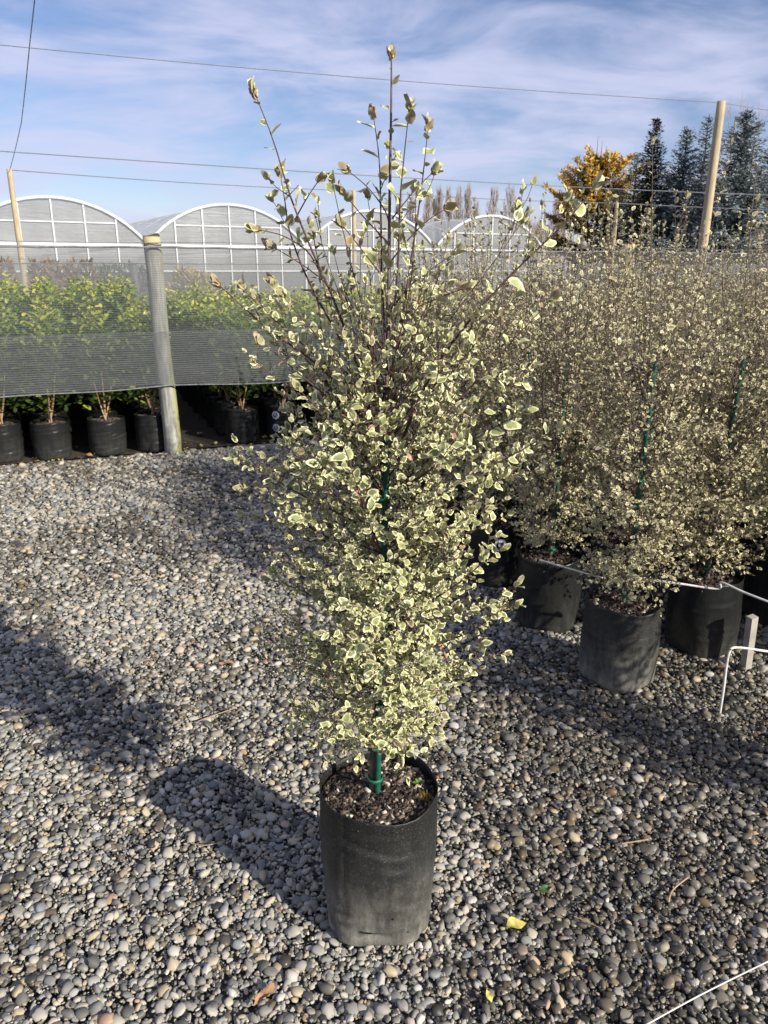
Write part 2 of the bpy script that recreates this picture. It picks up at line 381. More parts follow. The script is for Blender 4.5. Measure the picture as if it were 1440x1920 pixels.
pcol = bpy.data.collections.new('pebble_shapes')
for i in range(10): pcol.objects.link(bpy.data.objects.new('pebble_shape', pebble_mesh(i)))
def gravel_points():
    out_ = []
    y = .25
    while y < 7.3:
        g = .0118 * (1 + .15*max(0, y-1.5)); hw = .62*(y*.954+.45) + .35
        n = int(2*hw/g)
        xs = -hw + (np.arange(n)+rng.uniform(-.55, .55, n))*g; ys = y + rng.uniform(-.6, .6, n)*g
        ok = (ys - (FP[1] + .4045*(xs-FP[0]))) < .03
        out_.append(np.c_[xs[ok], ys[ok], np.full(ok.sum(), g)]); y += g
    m_ = 42000; y_ = .5+2.9*rng.random(m_)**1.2; x_ = rng.uniform(-1, 1, m_)*(.56*(y_*.954+.45)+.15)
    out_.append(np.c_[x_, y_, np.full(m_, .0052)])
    return np.vstack(out_)
gp = gravel_points(); n = len(gp)
bagxy = None
size = gp[:, 2]*np.clip(rng.lognormal(.0, .46, n), .38, 2.5)
el = rng.uniform(.48, .95, n); fla = rng.uniform(.34, .68, n)
scl = np.c_[size*1.18, size*1.18*el, size*1.18*fla]
# slow undulation and loose stacking
und = .006*np.sin(gp[:, 0]*4.1+1)*np.sin(gp[:, 1]*3.3) + .004*np.sin(gp[:, 0]*11+gp[:, 1]*7)
zz = -.004 + und*.6 + scl[:, 2]*.30 + rng.uniform(-.45, .6, n)*gp[:, 2]*.62 + np.where(gp[:, 2] < .006, rng.uniform(0, .007, n), 0)
rot = np.c_[rng.normal(0, .28, n), rng.normal(0, .28, n), rng.uniform(0, 6.283, n)]
xw, yw = gp[:, 0], gp[:, 1]
pat = np.sin(xw*2.3+yw*1.1+.5)*np.sin(yw*2.9-xw*1.4) + .6*np.sin(xw*6.1-1.3)*np.sin(yw*5.2+xw*2) + .35*np.sin(xw*13+yw*9)
wet = np.clip(.30 + .75*(xw-.12+.14*pat)/.45, .20, .80) * (yw < 2.9) + np.clip(.30+.20*pat, .12, .55) * (yw >= 2.9)
pw = np.clip(wet + np.clip(.22*pat, -.15, .25), 0, .85); wet = np.where(rng.random(n) < pw, rng.uniform(.65, 1, n), rng.uniform(0, .25, n))
tint_ = rng.beta(2.1, 1.9, n); tint_ = np.where(rng.random(n) < .06, rng.uniform(.9, 1, n), tint_)
far = np.clip((gp[:, 1]-3)/3, 0, 1); tint_ = tint_*(1-.25*far)+.15*far
gm = bpy.data.meshes.new('gravel'); gm.vertices.add(n); gm.vertices.foreach_set('co', np.c_[gp[:, :2], zz].astype(np.float32).ravel())
for nm, typ, val in (('rot', 'FLOAT_VECTOR', rot), ('scl', 'FLOAT_VECTOR', scl)):
    a = gm.attributes.new(nm, typ, 'POINT'); a.data.foreach_set('vector', val.astype(np.float32).ravel())
for nm, val in (('tint', tint_), ('wet', wet)):
    a = gm.attributes.new(nm, 'FLOAT', 'POINT'); a.data.foreach_set('value', val.astype(np.float32))
a = gm.attributes.new('idx', 'INT', 'POINT'); a.data.foreach_set('value', rng.integers(0, 10, n).astype(np.int32))
gm.update()
gravel = obj('gravel', gm); tag(gravel, 'loose grey river pebbles covering the yard', 'gravel', kind='stuff')
ng = bpy.data.node_groups.new('scatter_pebbles', 'GeometryNodeTree')
ng.interface.new_socket('Geometry', in_out='INPUT', socket_type='NodeSocketGeometry'); ng.interface.new_socket('Geometry', in_out='OUTPUT', socket_type='NodeSocketGeometry')
gi = N(ng, 'NodeGroupInput'); go = N(ng, 'NodeGroupOutput'); ip = N(ng, 'GeometryNodeInstanceOnPoints')
ci = N(ng, 'GeometryNodeCollectionInfo'); ci.inputs[0].default_value = pcol; ci.inputs[1].default_value = True; ci.inputs[2].default_value = True
def named(nm, typ):
    a = N(ng, 'GeometryNodeInputNamedAttribute', data_type=typ); a.inputs[0].default_value = nm; return a.outputs[0]
er = N(ng, 'FunctionNodeEulerToRotation'); ng.links.new(named('rot', 'FLOAT_VECTOR'), er.inputs[0])
ng.links.new(gi.outputs[0], ip.inputs['Points']); ng.links.new(ci.outputs[0], ip.inputs['Instance'])
ip.inputs['Pick Instance'].default_value = True
ng.links.new(named('idx', 'INT'), ip.inputs['Instance Index']); ng.links.new(er.outputs[0], ip.inputs['Rotation']); ng.links.new(named('scl', 'FLOAT_VECTOR'), ip.inputs['Scale'])
ng.links.new(ip.outputs[0], go.inputs[0])
md = gravel.modifiers.new('scatter', 'NODES'); md.node_group = ng
gm.materials.append(M['pebble'])

# ------------------------------------------------------------------ leaf and branch builders
def leaf_template(rings, k, L, W, wave, fold, droop, seed=0, point=.12):
    """a leaf as a deformed disc: base at origin, along +Y, face +Z. returns verts, tris, uv"""
    r_ = np.random.default_rng(seed); V = [(0, 0)]; 
    for ri in rings:
        for j in range(k):
            th = 2*math.pi*(j+.5*0)/k - math.pi/2; V.append((ri*math.cos(th), ri*math.sin(th)))
    UV = np.array(V); T = []
    for j in range(k): T.append((0, 1+j, 1+(j+1) % k))
    for q_ in range(len(rings)-1):
        a, b = 1+q_*k, 1+(q_+1)*k
        for j in range(k):
            T += [(a+j, b+j, b+(j+1) % k), (a+j, b+(j+1) % k, a+(j+1) % k)]
    x, y = UV[:, 0], UV[:, 1]; rr = np.hypot(x, y); th = np.arctan2(y, x)
    yy = (y+1)/2
    tipy = np.where(y > .9, y + point*2, y)
    P = np.c_[x*W/2*(1-.18*y), (tipy+1)/2*L, wave*rr**2*np.sin(3*th+r_.uniform(0, 6)) + fold*np.abs(x)*W - droop*yy**2*L]
    return P, np.array(T), UV
def scatter_leaves(tpls, pos, axis, nrm, size, rnd, which=None):
    """numpy instancing of leaf templates into one array set"""
    n = len(pos); a = axis/np.linalg.norm(axis, axis=1, keepdims=True)
    nn = nrm - (nrm*a).sum(1, keepdims=True)*a; nn /= (np.linalg.norm(nn, axis=1, keepdims=True)+1e-9)
    x = np.cross(a, nn); Vs, Ts, Us, Rs = [], [], [], []; base = 0
    which = np.arange(n) % len(tpls) if which is None else which
    for t, (P, T, UV) in enumerate(tpls):
        ix = np.where(which == t)[0]
        if len(ix) == 0: continue
        L = P[None]*size[ix, None, None]
        Wd = pos[ix, None] + L[..., 0:1]*x[ix, None] + L[..., 1:2]*a[ix, None] + L[..., 2:3]*nn[ix, None]
        m = len(P); Vs.append(Wd.reshape(-1, 3)); Us.append(np.tile(UV, (len(ix), 1)))
        Ts.append((T[None] + (base + np.arange(len(ix))*m)[:, None, None]).reshape(-1, 3)); base += m*len(ix)
        Rs.append(np.repeat(rnd[ix], m))
    return np.vstack(Vs), np.vstack(Ts), np.vstack(Us), np.concatenate(Rs)
def smooth_poly(pts, n):
    pts = np.array(pts, float); t = np.linspace(0, 1, len(pts)); tt = np.linspace(0, 1, n)
    # catmull-rom
    res = []
    for u in tt*(len(pts)-1):
        i = min(int(u), len(pts)-2); f = u-i
        p0, p1, p2, p3 = pts[max(i-1, 0)], pts[i], pts[i+1], pts[min(i+2, len(pts)-1)]
        res.append(.5*((2*p1)+(-p0+p2)*f+(2*p0-5*p1+4*p2-p3)*f*f+(-p0+3*p1-3*p2+p3)*f**3))
    return np.array(res)
class Shrub:
    def __init__(s, seed): s.r = np.random.default_rng(seed); s.br = []; s.pos = []; s.ax = []; s.nr = []; s.sz = []; s.rn = []
    def branch(s, pts, r0, r1): s.br.append((np.array(pts), r0, r1))
    def leaves(s, pts, spacing, size, start=0.0, spread=.9, terminal=0, young=0.0, up=.35):
        r = s.r; pts = np.array(pts); seg = np.linalg.norm(np.diff(pts, axis=0), axis=1); cum = np.r_[0, np.cumsum(seg)]; L = cum[-1]
        n = int(L*(1-start)/spacing)
        if n > 0:
            d = L*start + (np.arange(n)+r.uniform(0, 1, n))*spacing; d = np.clip(d, 0, L*.999)
            i = np.clip(np.searchsorted(cum, d)-1, 0, len(seg)-1); f = ((d-cum[i])/seg[i])[:, None]
            p = pts[i]*(1-f)+pts[i+1]*f; t = (pts[i+1]-pts[i])/seg[i][:, None]
            ph = np.arange(n)*2.4 + r.uniform(0, 6.3) + r.normal(0, .4, n)
            ref = np.where(np.abs(t[:, 2:3]) < .9, [[0, 0, 1.]], [[1., 0, 0]]); A = np.cross(t, ref); A /= np.linalg.norm(A, axis=1, keepdims=True); B = np.cross(t, A)
            rad = A*np.cos(ph)[:, None] + B*np.sin(ph)[:, None]
            ax = t*r.uniform(.35, .9, n)[:, None] + rad*spread + r.normal(0, .18, (n, 3)); nr = t + np.array([[.15, -.2, up]]) + r.normal(0, .38, (n, 3))
            s.pos.append(p+rad*.0015); s.ax.append(ax); s.nr.append(nr); s.sz.append(size*np.clip(r.lognormal(0, .30, n), .45, 1.75))
            s.rn.append(np.clip(r.beta(2, 2, n)*.86 + young*r.uniform(.1, .7, n) + (r.random(n) < .04)*.4, 0, .955 if young else 1))
        if terminal:
            t = pts[-1]-pts[-2]; t /= np.linalg.norm(t); k = terminal
            ph = np.arange(k)*2.1+r.uniform(0, 6); A = np.cross(t, [.3, 1, .2]); A /= np.linalg.norm(A); B = np.cross(t, A)
            rad = A*np.cos(ph)[:, None]+B*np.sin(ph)[:, None]
            s.pos.append(np.tile(pts[-1], (k, 1))-t*r.uniform(0, .012, k)[:, None]); s.ax.append(t+rad*r.uniform(.15, .5, k)[:, None]); s.nr.append(-rad+t*.2+r.normal(0, .2, (k, 3)))
            s.sz.append(size*r.uniform(.85, 1.25, k)); s.rn.append(np.clip(r.uniform(.5, .8, k)+young*.35, 0, .955))
    def cat(s): return [np.concatenate(x) for x in (s.pos, s.ax, s.nr, s.sz, s.rn)]
    def wood(s, k=5):
        mb = MB()
        for p, r0, r1 in s.br: mb.tube(p, np.linspace(r0, r1, len(p)), k if r0 > .0012 else 3, cap=False)
        return mb
    def lateral(s, p0, az, el0, L, r0, leaf_sp, leaf_sz, twigs=3, rise=.5, tw_len=.09, young=0, start=.06, termin=3, depth=1):
        r = s.r; n = 7; pts = [np.array(p0)]; el = el0; a = az
        for i in range(n-1):
            el = min(el + rise/n + r.normal(0, .07), 1.45); a += r.normal(0, .09)
            pts.append(pts[-1] + L/(n-1)*np.array([math.cos(el)*math.cos(a), math.cos(el)*math.sin(a), math.sin(el)]))
        pts = np.array(pts); s.branch(pts, r0, .0006); s.leaves(pts, leaf_sp, leaf_sz, start, terminal=termin, young=young)
        for k in range(twigs):
            f = r.uniform(.12, .9); i = int(f*(n-1)); p = pts[i]+(pts[min(i+1, n-1)]-pts[i])*(f*(n-1)-i)
            a2 = a + r.choice([-1, 1])*r.uniform(.5, 1.2); tl = tw_len*r.uniform(.5, 1.4)*(1.15-.5*f)
            if depth > 0: s.lateral(p, a2, el0+r.normal(.1, .35), tl, max(.0008, r0*.5), leaf_sp, leaf_sz*.92, 1 if (depth > 1) else 0, rise*.6, tw_len*.5, young, .0, 2, depth-1)
        return pts

LEAF_HI = [leaf_template((.55, 1.0), 9, 1.0, .74, w_, f_, d_, i) for i, (w_, f_, d_) in enumerate([(.05,.10,.10),(.09,.18,.02),(.12,.05,.22),(.07,-.10,.15),(.04,.22,.28),(.13,.12,-.08)])]
LEAF_LO = [leaf_template((1.0,), 7, 1.0, .74, w_, f_, d_, 20+i) for i, (w_, f_, d_) in enumerate([(.06,.12,.12),(.11,.05,.2),(.05,.22,-.04)])]
LEAF_ROUND = [leaf_template((1.0,), 7, 1.0, .62, w_, f_, d_, 40+i, .08) for i, (w_, f_, d_) in enumerate([(.02,.16,.08),(.05,.05,.2),(.03,.28,-.04)])]

# ------------------------------------------------------------------ planter bags
def bag_mesh(seed, rt, rb, h, wr, mat, soil_z, square=.35, nu=72, nz=34, bulge=.012, dents=()):
    r = np.random.default_rng(seed); V = []; Fs = []
    cre = [(r.uniform(.12, .9)*h, r.uniform(0, 6.28), r.uniform(.0035, .011), r.uniform(.2, .7), r.uniform(.3, 1)*wr, r.normal(0, .03)) for _ in range(46)]
    ph = r.uniform(0, 6.3, 6)
    def rad(th, z):
        t = z/h; R0 = rb+(rt-rb)*t + bulge*math.sin(math.pi*min(1, t*1.05))
        sq = square*max(0, 1-t*1.6); c4 = 1+sq*.10*(-math.cos(4*th)) ; R0 *= c4
        R0 *= 1 + .012*math.sin(2*th+ph[0]+2*t)+.008*math.sin(3*th+ph[1]-3*t)+.005*math.sin(7*th+ph[2]+5*t)*(.3+t)
        if z < .018: R0 -= .013*(1-z/.018)**2
        for z0, a0, wz, wa, am, sl in cre:
            da = (th-a0+math.pi) % (2*math.pi)-math.pi
            if abs(da) < wa*2.4:
                dz = z-(z0+sl*da)
                if abs(dz) < wz*3: R0 += am*math.exp(-(da/wa)**2)*(math.exp(-(dz/wz)**2) - .8*math.exp(-((dz-wz*1.3)/wz)**2))
        for a0, z0, wa, wz, am in dents:
            da = (th-a0+math.pi) % (2*math.pi)-math.pi
            R0 -= am*math.exp(-(da/wa)**2-((z-z0)/wz)**2)
        return R0
    zs = [h*i/nz for i in range(nz+1)]
    rimw = [.004*math.sin(2*2*math.pi*j/nu+ph[3])+.003*math.sin(5*2*math.pi*j/nu+ph[4]) for j in range(nu)]
    for i, z in enumerate(zs):
        for j in range(nu):
            th = 2*math.pi*j/nu; q_ = rad(th, z); V.append((q_*math.cos(th), q_*math.sin(th), z + (rimw[j]*(z/h)**6)))
    # inner wall
    for z, off in ((h, .0012), (h-.012, .0016), (soil_z-.01, .002)):
        for j in range(nu):
            th = 2*math.pi*j/nu; q_ = rad(th, z)-off; V.append((q_*math.cos(th), q_*math.sin(th), z+(rimw[j] if z > h-.02 else 0)))
    rows = nz+1+3
    for i in range(rows-1):
        for j in range(nu): Fs.append((i*nu+j, i*nu+(j+1) % nu, (i+1)*nu+(j+1) % nu, (i+1)*nu+j))
    Fs.append(tuple(range(nu-1, -1, -1)))
    me = bpy.data.meshes.new('planter_bag'); me.from_pydata(V, [], Fs); me.update()
    me.polygons.foreach_set('use_smooth', np.ones(len(me.polygons), bool)); me.materials.append(mat)
    return me, rad
def soil_mesh(seed, rad, z, h, nr=14, nu=48, rough=.006):
    r = np.random.default_rng(seed); V = [(0, 0, z+.012)]; Fs = []
    for i in range(1, nr+1):
        for j in range(nu):
            th = 2*math.pi*j/nu; q_ = (rad(th, z)-.0025)*i/nr
            V.append((q_*math.cos(th), q_*math.sin(th), z + .012*(1-(i/nr)**2) + (r.normal(0, rough) if i < nr else 0)))
    for j in range(nu): Fs.append((0, 1+j, 1+(j+1) % nu))
    for i in range(nr-1):
        a, b = 1+i*nu, 1+(i+1)*nu
        for j in range(nu): Fs.append((a+j, b+j, b+(j+1) % nu, a+(j+1) % nu))
    me = bpy.data.meshes.new('soil'); me.from_pydata(V, [], Fs); me.update(); me.materials.append(M['soil'])
    me.polygons.foreach_set('use_smooth', np.ones(len(me.polygons), bool)); return me
def chips_mesh(seed, n, rmax, z, smin, smax):
    r = np.random.default_rng(seed); V = []; T = []; Rn = []
    cube = np.array([(x, y, z_) for x in (-.5, .5) for y in (-.5, .5) for z_ in (-.5, .5)])
    F_ = np.array([(0,1,3),(0,3,2),(4,6,7),(4,7,5),(0,4,5),(0,5,1),(2,3,7),(2,7,6),(0,2,6),(0,6,4),(1,5,7),(1,7,3)])
    for i in range(n):
        q_ = rmax*math.sqrt(r.random()); th = r.uniform(0, 6.28); s_ = r.uniform(smin, smax)
        m_ = np.array(Matrix.Rotation(r.uniform(0, 6.28), 3, 'Z') @ Matrix.Rotation(r.normal(0, .5), 3, 'X') @ Matrix.Rotation(r.normal(0, .5), 3, 'Y'))
        P = (cube*np.array([s_*1.5, s_*r.uniform(.5, 1), s_*r.uniform(.2, .5)])*r.uniform(.7, 1.2, (8, 1))) @ m_.T
        T.append(F_+len(V)*8); V.append(P+np.array([q_*math.cos(th), q_*math.sin(th), z+.012*(1-(q_/rmax)**2)+s_*.15])); Rn.append(np.full(8, r.random()))
    return mesh_np('bark_chips', np.vstack(V), np.vstack(T), M['chip'], attrs={'rnd': np.concatenate(Rn)}, smooth=False)
def label_meshes(rad_fn, a0, z0, R0):
    """round paper label wrapped on a bag, and its printed spiral emblem"""
    def wrap(x, z, off):
        q_ = rad_fn(a0, z0)+off; th = a0 + x/q_
        q2 = max(rad_fn(th, z0+z), rad_fn(a0, z0)-.004)+off; return (q2*math.cos(th), q2*math.sin(th), z0+z)
    mb = MB(); k = 28
    V = [wrap(0, 0, .003)]
    for ri in (.35, .7, 1):
        for j in range(k): V.append(wrap(R0*ri*math.cos(2*math.pi*j/k), R0*ri*math.sin(2*math.pi*j/k), .003))
    Fs = [(0, 1+j, 1+(j+1) % k) for j in range(k)]
    for i in range(2):
        a, b = 1+i*k, 1+(i+1)*k; Fs += [(a+j, b+j, b+(j+1) % k, a+(j+1) % k) for j in range(k)]
    mb.add(V, Fs); disc = mb.mesh('round_label', M['sticker'], True)
    em = MB()
    def strip(pts, wd):
        V = []; n_ = len(pts)
        for i, (x, z) in enumerate(pts):
            t = np.array(pts[min(i+1, n_-1)])-np.array(pts[max(i-1, 0)]); t /= np.linalg.norm(t)+1e-9; w_ = wd[i]
            V += [wrap((x-t[1]*w_)*R0, (z+t[0]*w_)*R0, .0042), wrap((x+t[1]*w_)*R0, (z-t[0]*w_)*R0, .0042)]
        em.add(V, [(2*i, 2*i+1, 2*i+3, 2*i+2) for i in range(n_-1)])
    # fat crescent body, curling tail and small spiral
    body = [(-.1+.42*math.cos(t), -.05+.38*math.sin(t)) for t in np.linspace(2.2, 5.6, 16)]
    strip(body, [.04+.15*math.sin(math.pi*i/15) for i in range(16)])
    tail = [(.23+.30*math.cos(t)*(1-.12*i), -.02+.30*math.sin(t)*(1-.12*i)) for i, t in [(i*.5, -1.2+i*.62) for i in range(13)]]
    strip(tail, [.10-.006*i for i in range(13)])
    strip([(.05+.5*s_, .33+.12*s_) for s_ in np.linspace(-.3, 1, 6)], [.03, .08, .10, .08, .05, .01])
    strip([(-.38+.16*math.cos(t), .30+.15*math.sin(t)) for t in np.linspace(.3, 5.2, 12)], [.045]*12)
    for i in range(7): strip([(-.42+.12*i, -.72+.03*(i-3)**2/9), (-.34+.12*i, -.72+.03*(i-3)**2/9)], [.05, .05])
    return disc, em.mesh('emblem', M['ink'])

# ------------------------------------------------------------------ MAIN SHRUB
X0, Y0 = -.012, 1.51
main = empty('potted_shrub', (X0, Y0, 0))
tag(main, 'tall variegated shrub in dusty black planter bag standing alone on the open gravel', 'shrub')
BH, SZ = .362, .335
me, rad0 = bag_mesh(1, .136, .129, BH, .0032, M['bag'], SZ, .9, 110, 60, .004,
                    [(R(-99), .040, .22, .006, .012), (R(-84), .085, .03, .008, .006), (R(-75), .30, .02, .3, -.002), (R(-40), .03, .10, .03, .012), (R(-140), .03, .12, .03, .010), (R(-60), .2, .05, .2, .002), (R(-125), .25, .03, .2, .003)])
obj('planter_bag', me, main)
obj('soil', soil_mesh(5, rad0, SZ, BH, 26, 72, .0045), main)
ch = obj('bark_chips', chips_mesh(8, 900, .126, SZ, .004, .014), main); ch['kind'] = 'stuff'
def bag_hole(a0, z0, w_, h_, name):
    mb = MB(); k = 16; V = []
    for j in range(k):
        th = a0 + w_*math.cos(2*math.pi*j/k)*(1+.2*math.sin(3*j))/.13; z_ = z0 + h_*math.sin(2*math.pi*j/k)*(1+.25*math.sin(2*j+1)) - .25*w_*math.cos(2*math.pi*j/k); q_ = rad0(th, z_)+.0012
        V.append((q_*math.cos(th), q_*math.sin(th), z_))
    mb.add(V, [tuple(range(k))]); return mb.build(name, M['ink'], main)
bag_hole(R(-76), .098, .0028, .0032, 'drain_hole'); bag_hole(R(-101), .052, .021, .0038, 'tear'); bag_hole(R(-60), .05, .0025, .0022, 'drain_hole')
S = Shrub(11)
def W(u, v, dy=0.0): return atY(u, v, Y0+dy) - np.array([X0, Y0, 0])
# trunk and leader
tr_px = [(700, 1490), (699, 1420), (706, 1330), (715, 1150), (720, 1000), (722, 850), (726, 700), (729, 520), (731, 350), (733, 230), (734, 130), (733, 100)]
leader = smooth_poly([W(u, v) for u, v in tr_px], 60); leader[0][2] = SZ-.02
mbt = MB(); mbt.tube(leader, np.r_[np.linspace(.0085, .0062, 12), np.linspace(.006, .0009, 48)], 8)
trunk = mbt.build('trunk', M['bark'], main, True)
WH = [
 ([(478,176),(512,262),(545,370),(585,470),(625,560),(668,680),(705,800)], -.05, .028),
 ([(700,216),(711,300),(714,400),(716,520),(722,640)], .03, .026), ([(768,200),(758,290),(750,380),(747,480),(738,600)], -.03, .026),
 ([(803,236),(793,330),(781,420),(763,540),(742,680)], .04, .026),
 ([(1116,350),(1062,415),(1000,475),(930,545),(850,640),(790,740),(745,850)], -.08, .030),
 ([(408,532),(455,575),(510,622),(590,680),(660,750),(712,850)], -.06, .026), ([(452,540),(520,605),(590,665),(650,720),(710,790)], .05, .026),
 ([(512,532),(560,590),(620,660),(680,740)], -.09, .026), ([(652,320),(690,352),(722,395),(731,430)], 0, .03), ([(838,390),(800,415),(765,450),(733,490)], -.02, .03),
 ([(600,335),(575,372),(553,412)], -.045, .03), ([(525,325),(533,370),(545,440),(580,530),(640,640)], .02, .022), ([(480,430),(530,442),(575,470),(600,510)], -.05, .028),
 ([(510,462),(560,492),(610,530),(680,600),(720,660)], .06, .026), ([(640,357),(680,405),(727,455)], .05, .026), ([(872,540),(820,560),(760,590),(732,640)], -.05, .026),
 ([(860,470),(815,500),(770,535),(733,580)], .05, .028), ([(640,420),(680,470),(726,530)], -.05, .026), ([(815,320),(775,360),(735,410)], .03, .028),
 ([(1048,800),(985,840),(900,885),(800,940),(730,1000)], -.10, .019), ([(1000,688),(930,750),(850,820),(760,900)], .03, .019), ([(1035,560),(960,640),(870,740),(770,850)], -.03, .022),
 ([(990,770),(930,800),(850,850),(740,930)], -.14, .018), ([(1010,880),(940,900),(850,950),(730,1020)], .02, .018), ([(930,590),(870,660),(800,740),(735,820)], .08, .02),
 ([(440,862),(500,890),(560,925),(640,965),(720,1010)], -.12, .018), ([(452,915),(520,950),(600,1000),(712,1060)], -.06, .018), ([(455,965),(540,985),(620,1020),(715,1070)], .06, .018),
 ([(490,640),(560,700),(640,770),(718,870)], -.1, .02), ([(535,770),(600,810),(660,860),(718,930)], .08, .018), ([(555,725),(610,780),(670,840),(718,900)], -.12, .018), ([(575,690),(620,760),(680,830),(722,880)], .1, .02),
 ([(945,1028),(900,1060),(850,1100),(720,1180)], -.12, .017), ([(968,1135),(930,1150),(870,1190),(716,1240)], -.06, .017), ([(950,1225),(890,1235),(810,1260),(712,1290)], .05, .016),
 ([(500,1085),(560,1105),(630,1140),(714,1180)], .03, .017), ([(520,1215),(580,1210),(650,1220),(712,1250)], -.05, .017), ([(588,1395),(630,1392),(665,1384),(704,1372)], -.10, .02), ([(600,1330),(650,1320),(710,1310)], .04, .017)]
for px, dyo, sp_ in WH:
    px = px[::-1]; k = len(px)
    pts = smooth_poly([W(u, v, dyo*(i/(k-1))**.7) for i, (u, v) in enumerate(px)], 16)
    L = np.linalg.norm(np.diff(pts, axis=0), axis=1).sum()
    S.branch(pts, .0012+.0022*min(1, L/.6), .0007); hi = pts[-1][2] > 1.35
    S.leaves(pts, sp_*.85 if hi else sp_*.70, .0205 if hi else .0172, .25 if hi else .12, terminal=5, young=.5 if hi else .05)
    for t_ in range(int(L/(.19 if hi else .060))):
        f = S.r.uniform(.12, .8); i = int(f*14); d = pts[i+1]-pts[i]; az = math.atan2(d[1], d[0])+S.r.choice([-1, 1])*S.r.uniform(.4, 1.2)
        S.lateral(pts[i], az, S.r.uniform(.3, 1.0), (.07 if hi else .085)*S.r.uniform(.5, 1.3), .0010, .020 if hi else .014, .0165 if hi else .0145, 0 if hi else 1, .4, .05, young=.3 if hi else 0)
S.leaves(leader[44:], .024, .0195, .0, terminal=5, young=.6)
S.leaves(leader[30:44], .030, .019, .0)
# envelope of the dense body: half-width by height
EZ = np.array([.42, .50, .60, .72, .86, 1.0, 1.1, 1.22, 1.31, 1.42, 1.52]); EW = np.array([.09, .13, .18, .215, .235, .25, .245, .22, .18, .12, .08])
nl = 165
for i in range(nl):
    z = .51 + (1.33-.51)*((i+S.r.random())/nl)**.98; az = i*2.39996 + S.r.normal(0, .25)
    wd = np.interp(z+.06, EZ, EW)*S.r.uniform(.5, 1.12)
    el0 = np.interp(z, [.50, .7, 1.1, 1.42], [.06, .28, .65, .95]) + S.r.normal(0, .14)
    L = wd/max(.45, math.cos(min(1.2, el0+.2))); j = np.argmin(abs(leader[:, 2]-z)); p0 = leader[j]
    dens = np.interp(z, [.4, .8, 1.0, 1.15, 1.3], [1.0, 1.0, .88, .60, .36])
    S.lateral(p0, az, el0, L, .0016, .0130/dens, .0138*S.r.uniform(.75, 1.3), int(round(6*dens)), .35, .10, start=.22, depth=2)
mb = S.wood(); wood = mb.build('branches', M['twig'], main, True)
pos, ax, nr, sz, rn = S.cat()
print('main leaves', len(pos))
# pinkish leaves sit in one low cluster
pk = np.linalg.norm(pos-W(640, 1285, -.1), axis=1) < .035; rn[pk & (S.r.random(len(rn)) < .55)] = .985
which = np.arange(len(pos)) % len(LEAF_HI)
# the 300 that show largest from the front are leaves of their own
wp = pos+np.array([X0, Y0, 0]); dist = np.linalg.norm(wp-np.array([0, 0, CAM_H]), axis=1)
a_ = ax/np.linalg.norm(ax, axis=1, keepdims=True); n_ = nr-(nr*a_).sum(1, keepdims=True)*a_; n_ /= np.linalg.norm(n_, axis=1, keepdims=True)
vd = (np.array([0, 0, CAM_H])-wp)/dist[:, None]; score = sz**2*np.abs((n_*vd).sum(1))/dist**2*np.where(wp[:, 1] < Y0-.02, 1.5, 1.0)
top = np.argsort(-score)[:300]; rest = np.setdiff1d(np.arange(len(pos)), top)
V, T, UV, RN = scatter_leaves(LEAF_HI, pos[rest], ax[rest], nr[rest], sz[rest], rn[rest], which[rest])
fo = obj('foliage', mesh_np('foliage', V, T, M['leaf'], UV, {'rnd': RN}), main); fo['kind'] = 'stuff'
bins = {}
for i in top:
    key = (int(which[i]), int(rn[i]*6))
    if key not in bins:
        P, T_, U_ = LEAF_HI[key[0]]; bins[key] = mesh_np('leaf', P, T_, M['leaf'], U_, {'rnd': np.full(len(P), min(.99, (key[1]+.5)/6))})
    x_ = np.cross(a_[i], n_[i]); o = obj('leaf', bins[key], main)
    o.matrix_local = Matrix(((x_[0]*sz[i], a_[i][0]*sz[i], n_[i][0]*sz[i], pos[i][0]), (x_[1]*sz[i], a_[i][1]*sz[i], n_[i][1]*sz[i], pos[i][1]), (x_[2]*sz[i], a_[i][2]*sz[i], n_[i][2]*sz[i], pos[i][2]), (0, 0, 0, 1)))
# stake with ties
def stake_tube(p0, p1, r=.0068):
    mb = MB(); n_ = 40; p0 = np.array(p0); p1 = np.array(p1); pts = [p0+(p1-p0)*i/(n_-1) for i in range(n_)]
    mb.tube(pts, [r*(1+.05*math.sin(i*2.1)) for i in range(n_)], 10); return mb
s0 = W(707, 1492, -.012); s0[2] = SZ-.03; s1 = W(726, 826, -.012)
stk = stake_tube(s0, s1).build('stake', M['stake'], main, True)
def ring(c, rx, ry, h, mat, parent, name='tie'):
    mb = MB(); k = 20; V = []; 
    for z in (-h/2, h/2):
        for q_ in (1.0, .86):
            for j in range(k): V.append((c[0]+rx*q_*math.cos(2*math.pi*j/k), c[1]+ry*q_*math.sin(2*math.pi*j/k), c[2]+z))
    Fs = []
    for j in range(k):
        a, b = j, (j+1) % k
        Fs += [(a, b, 2*k+b, 2*k+a), (k+a, 3*k+a, 3*k+b, k+b), (2*k+a, 2*k+b, 3*k+b, 3*k+a), (a, k+a, k+b, b)]
    mb.add(V, Fs); return mb.build(name, mat, parent, True)
for u_, v_ in ((704, 1398), (703, 1459), (712, 1180), (722, 935)):
    ring(W(u_, v_, -.006), .019, .018, .009, M['tie'], stk)
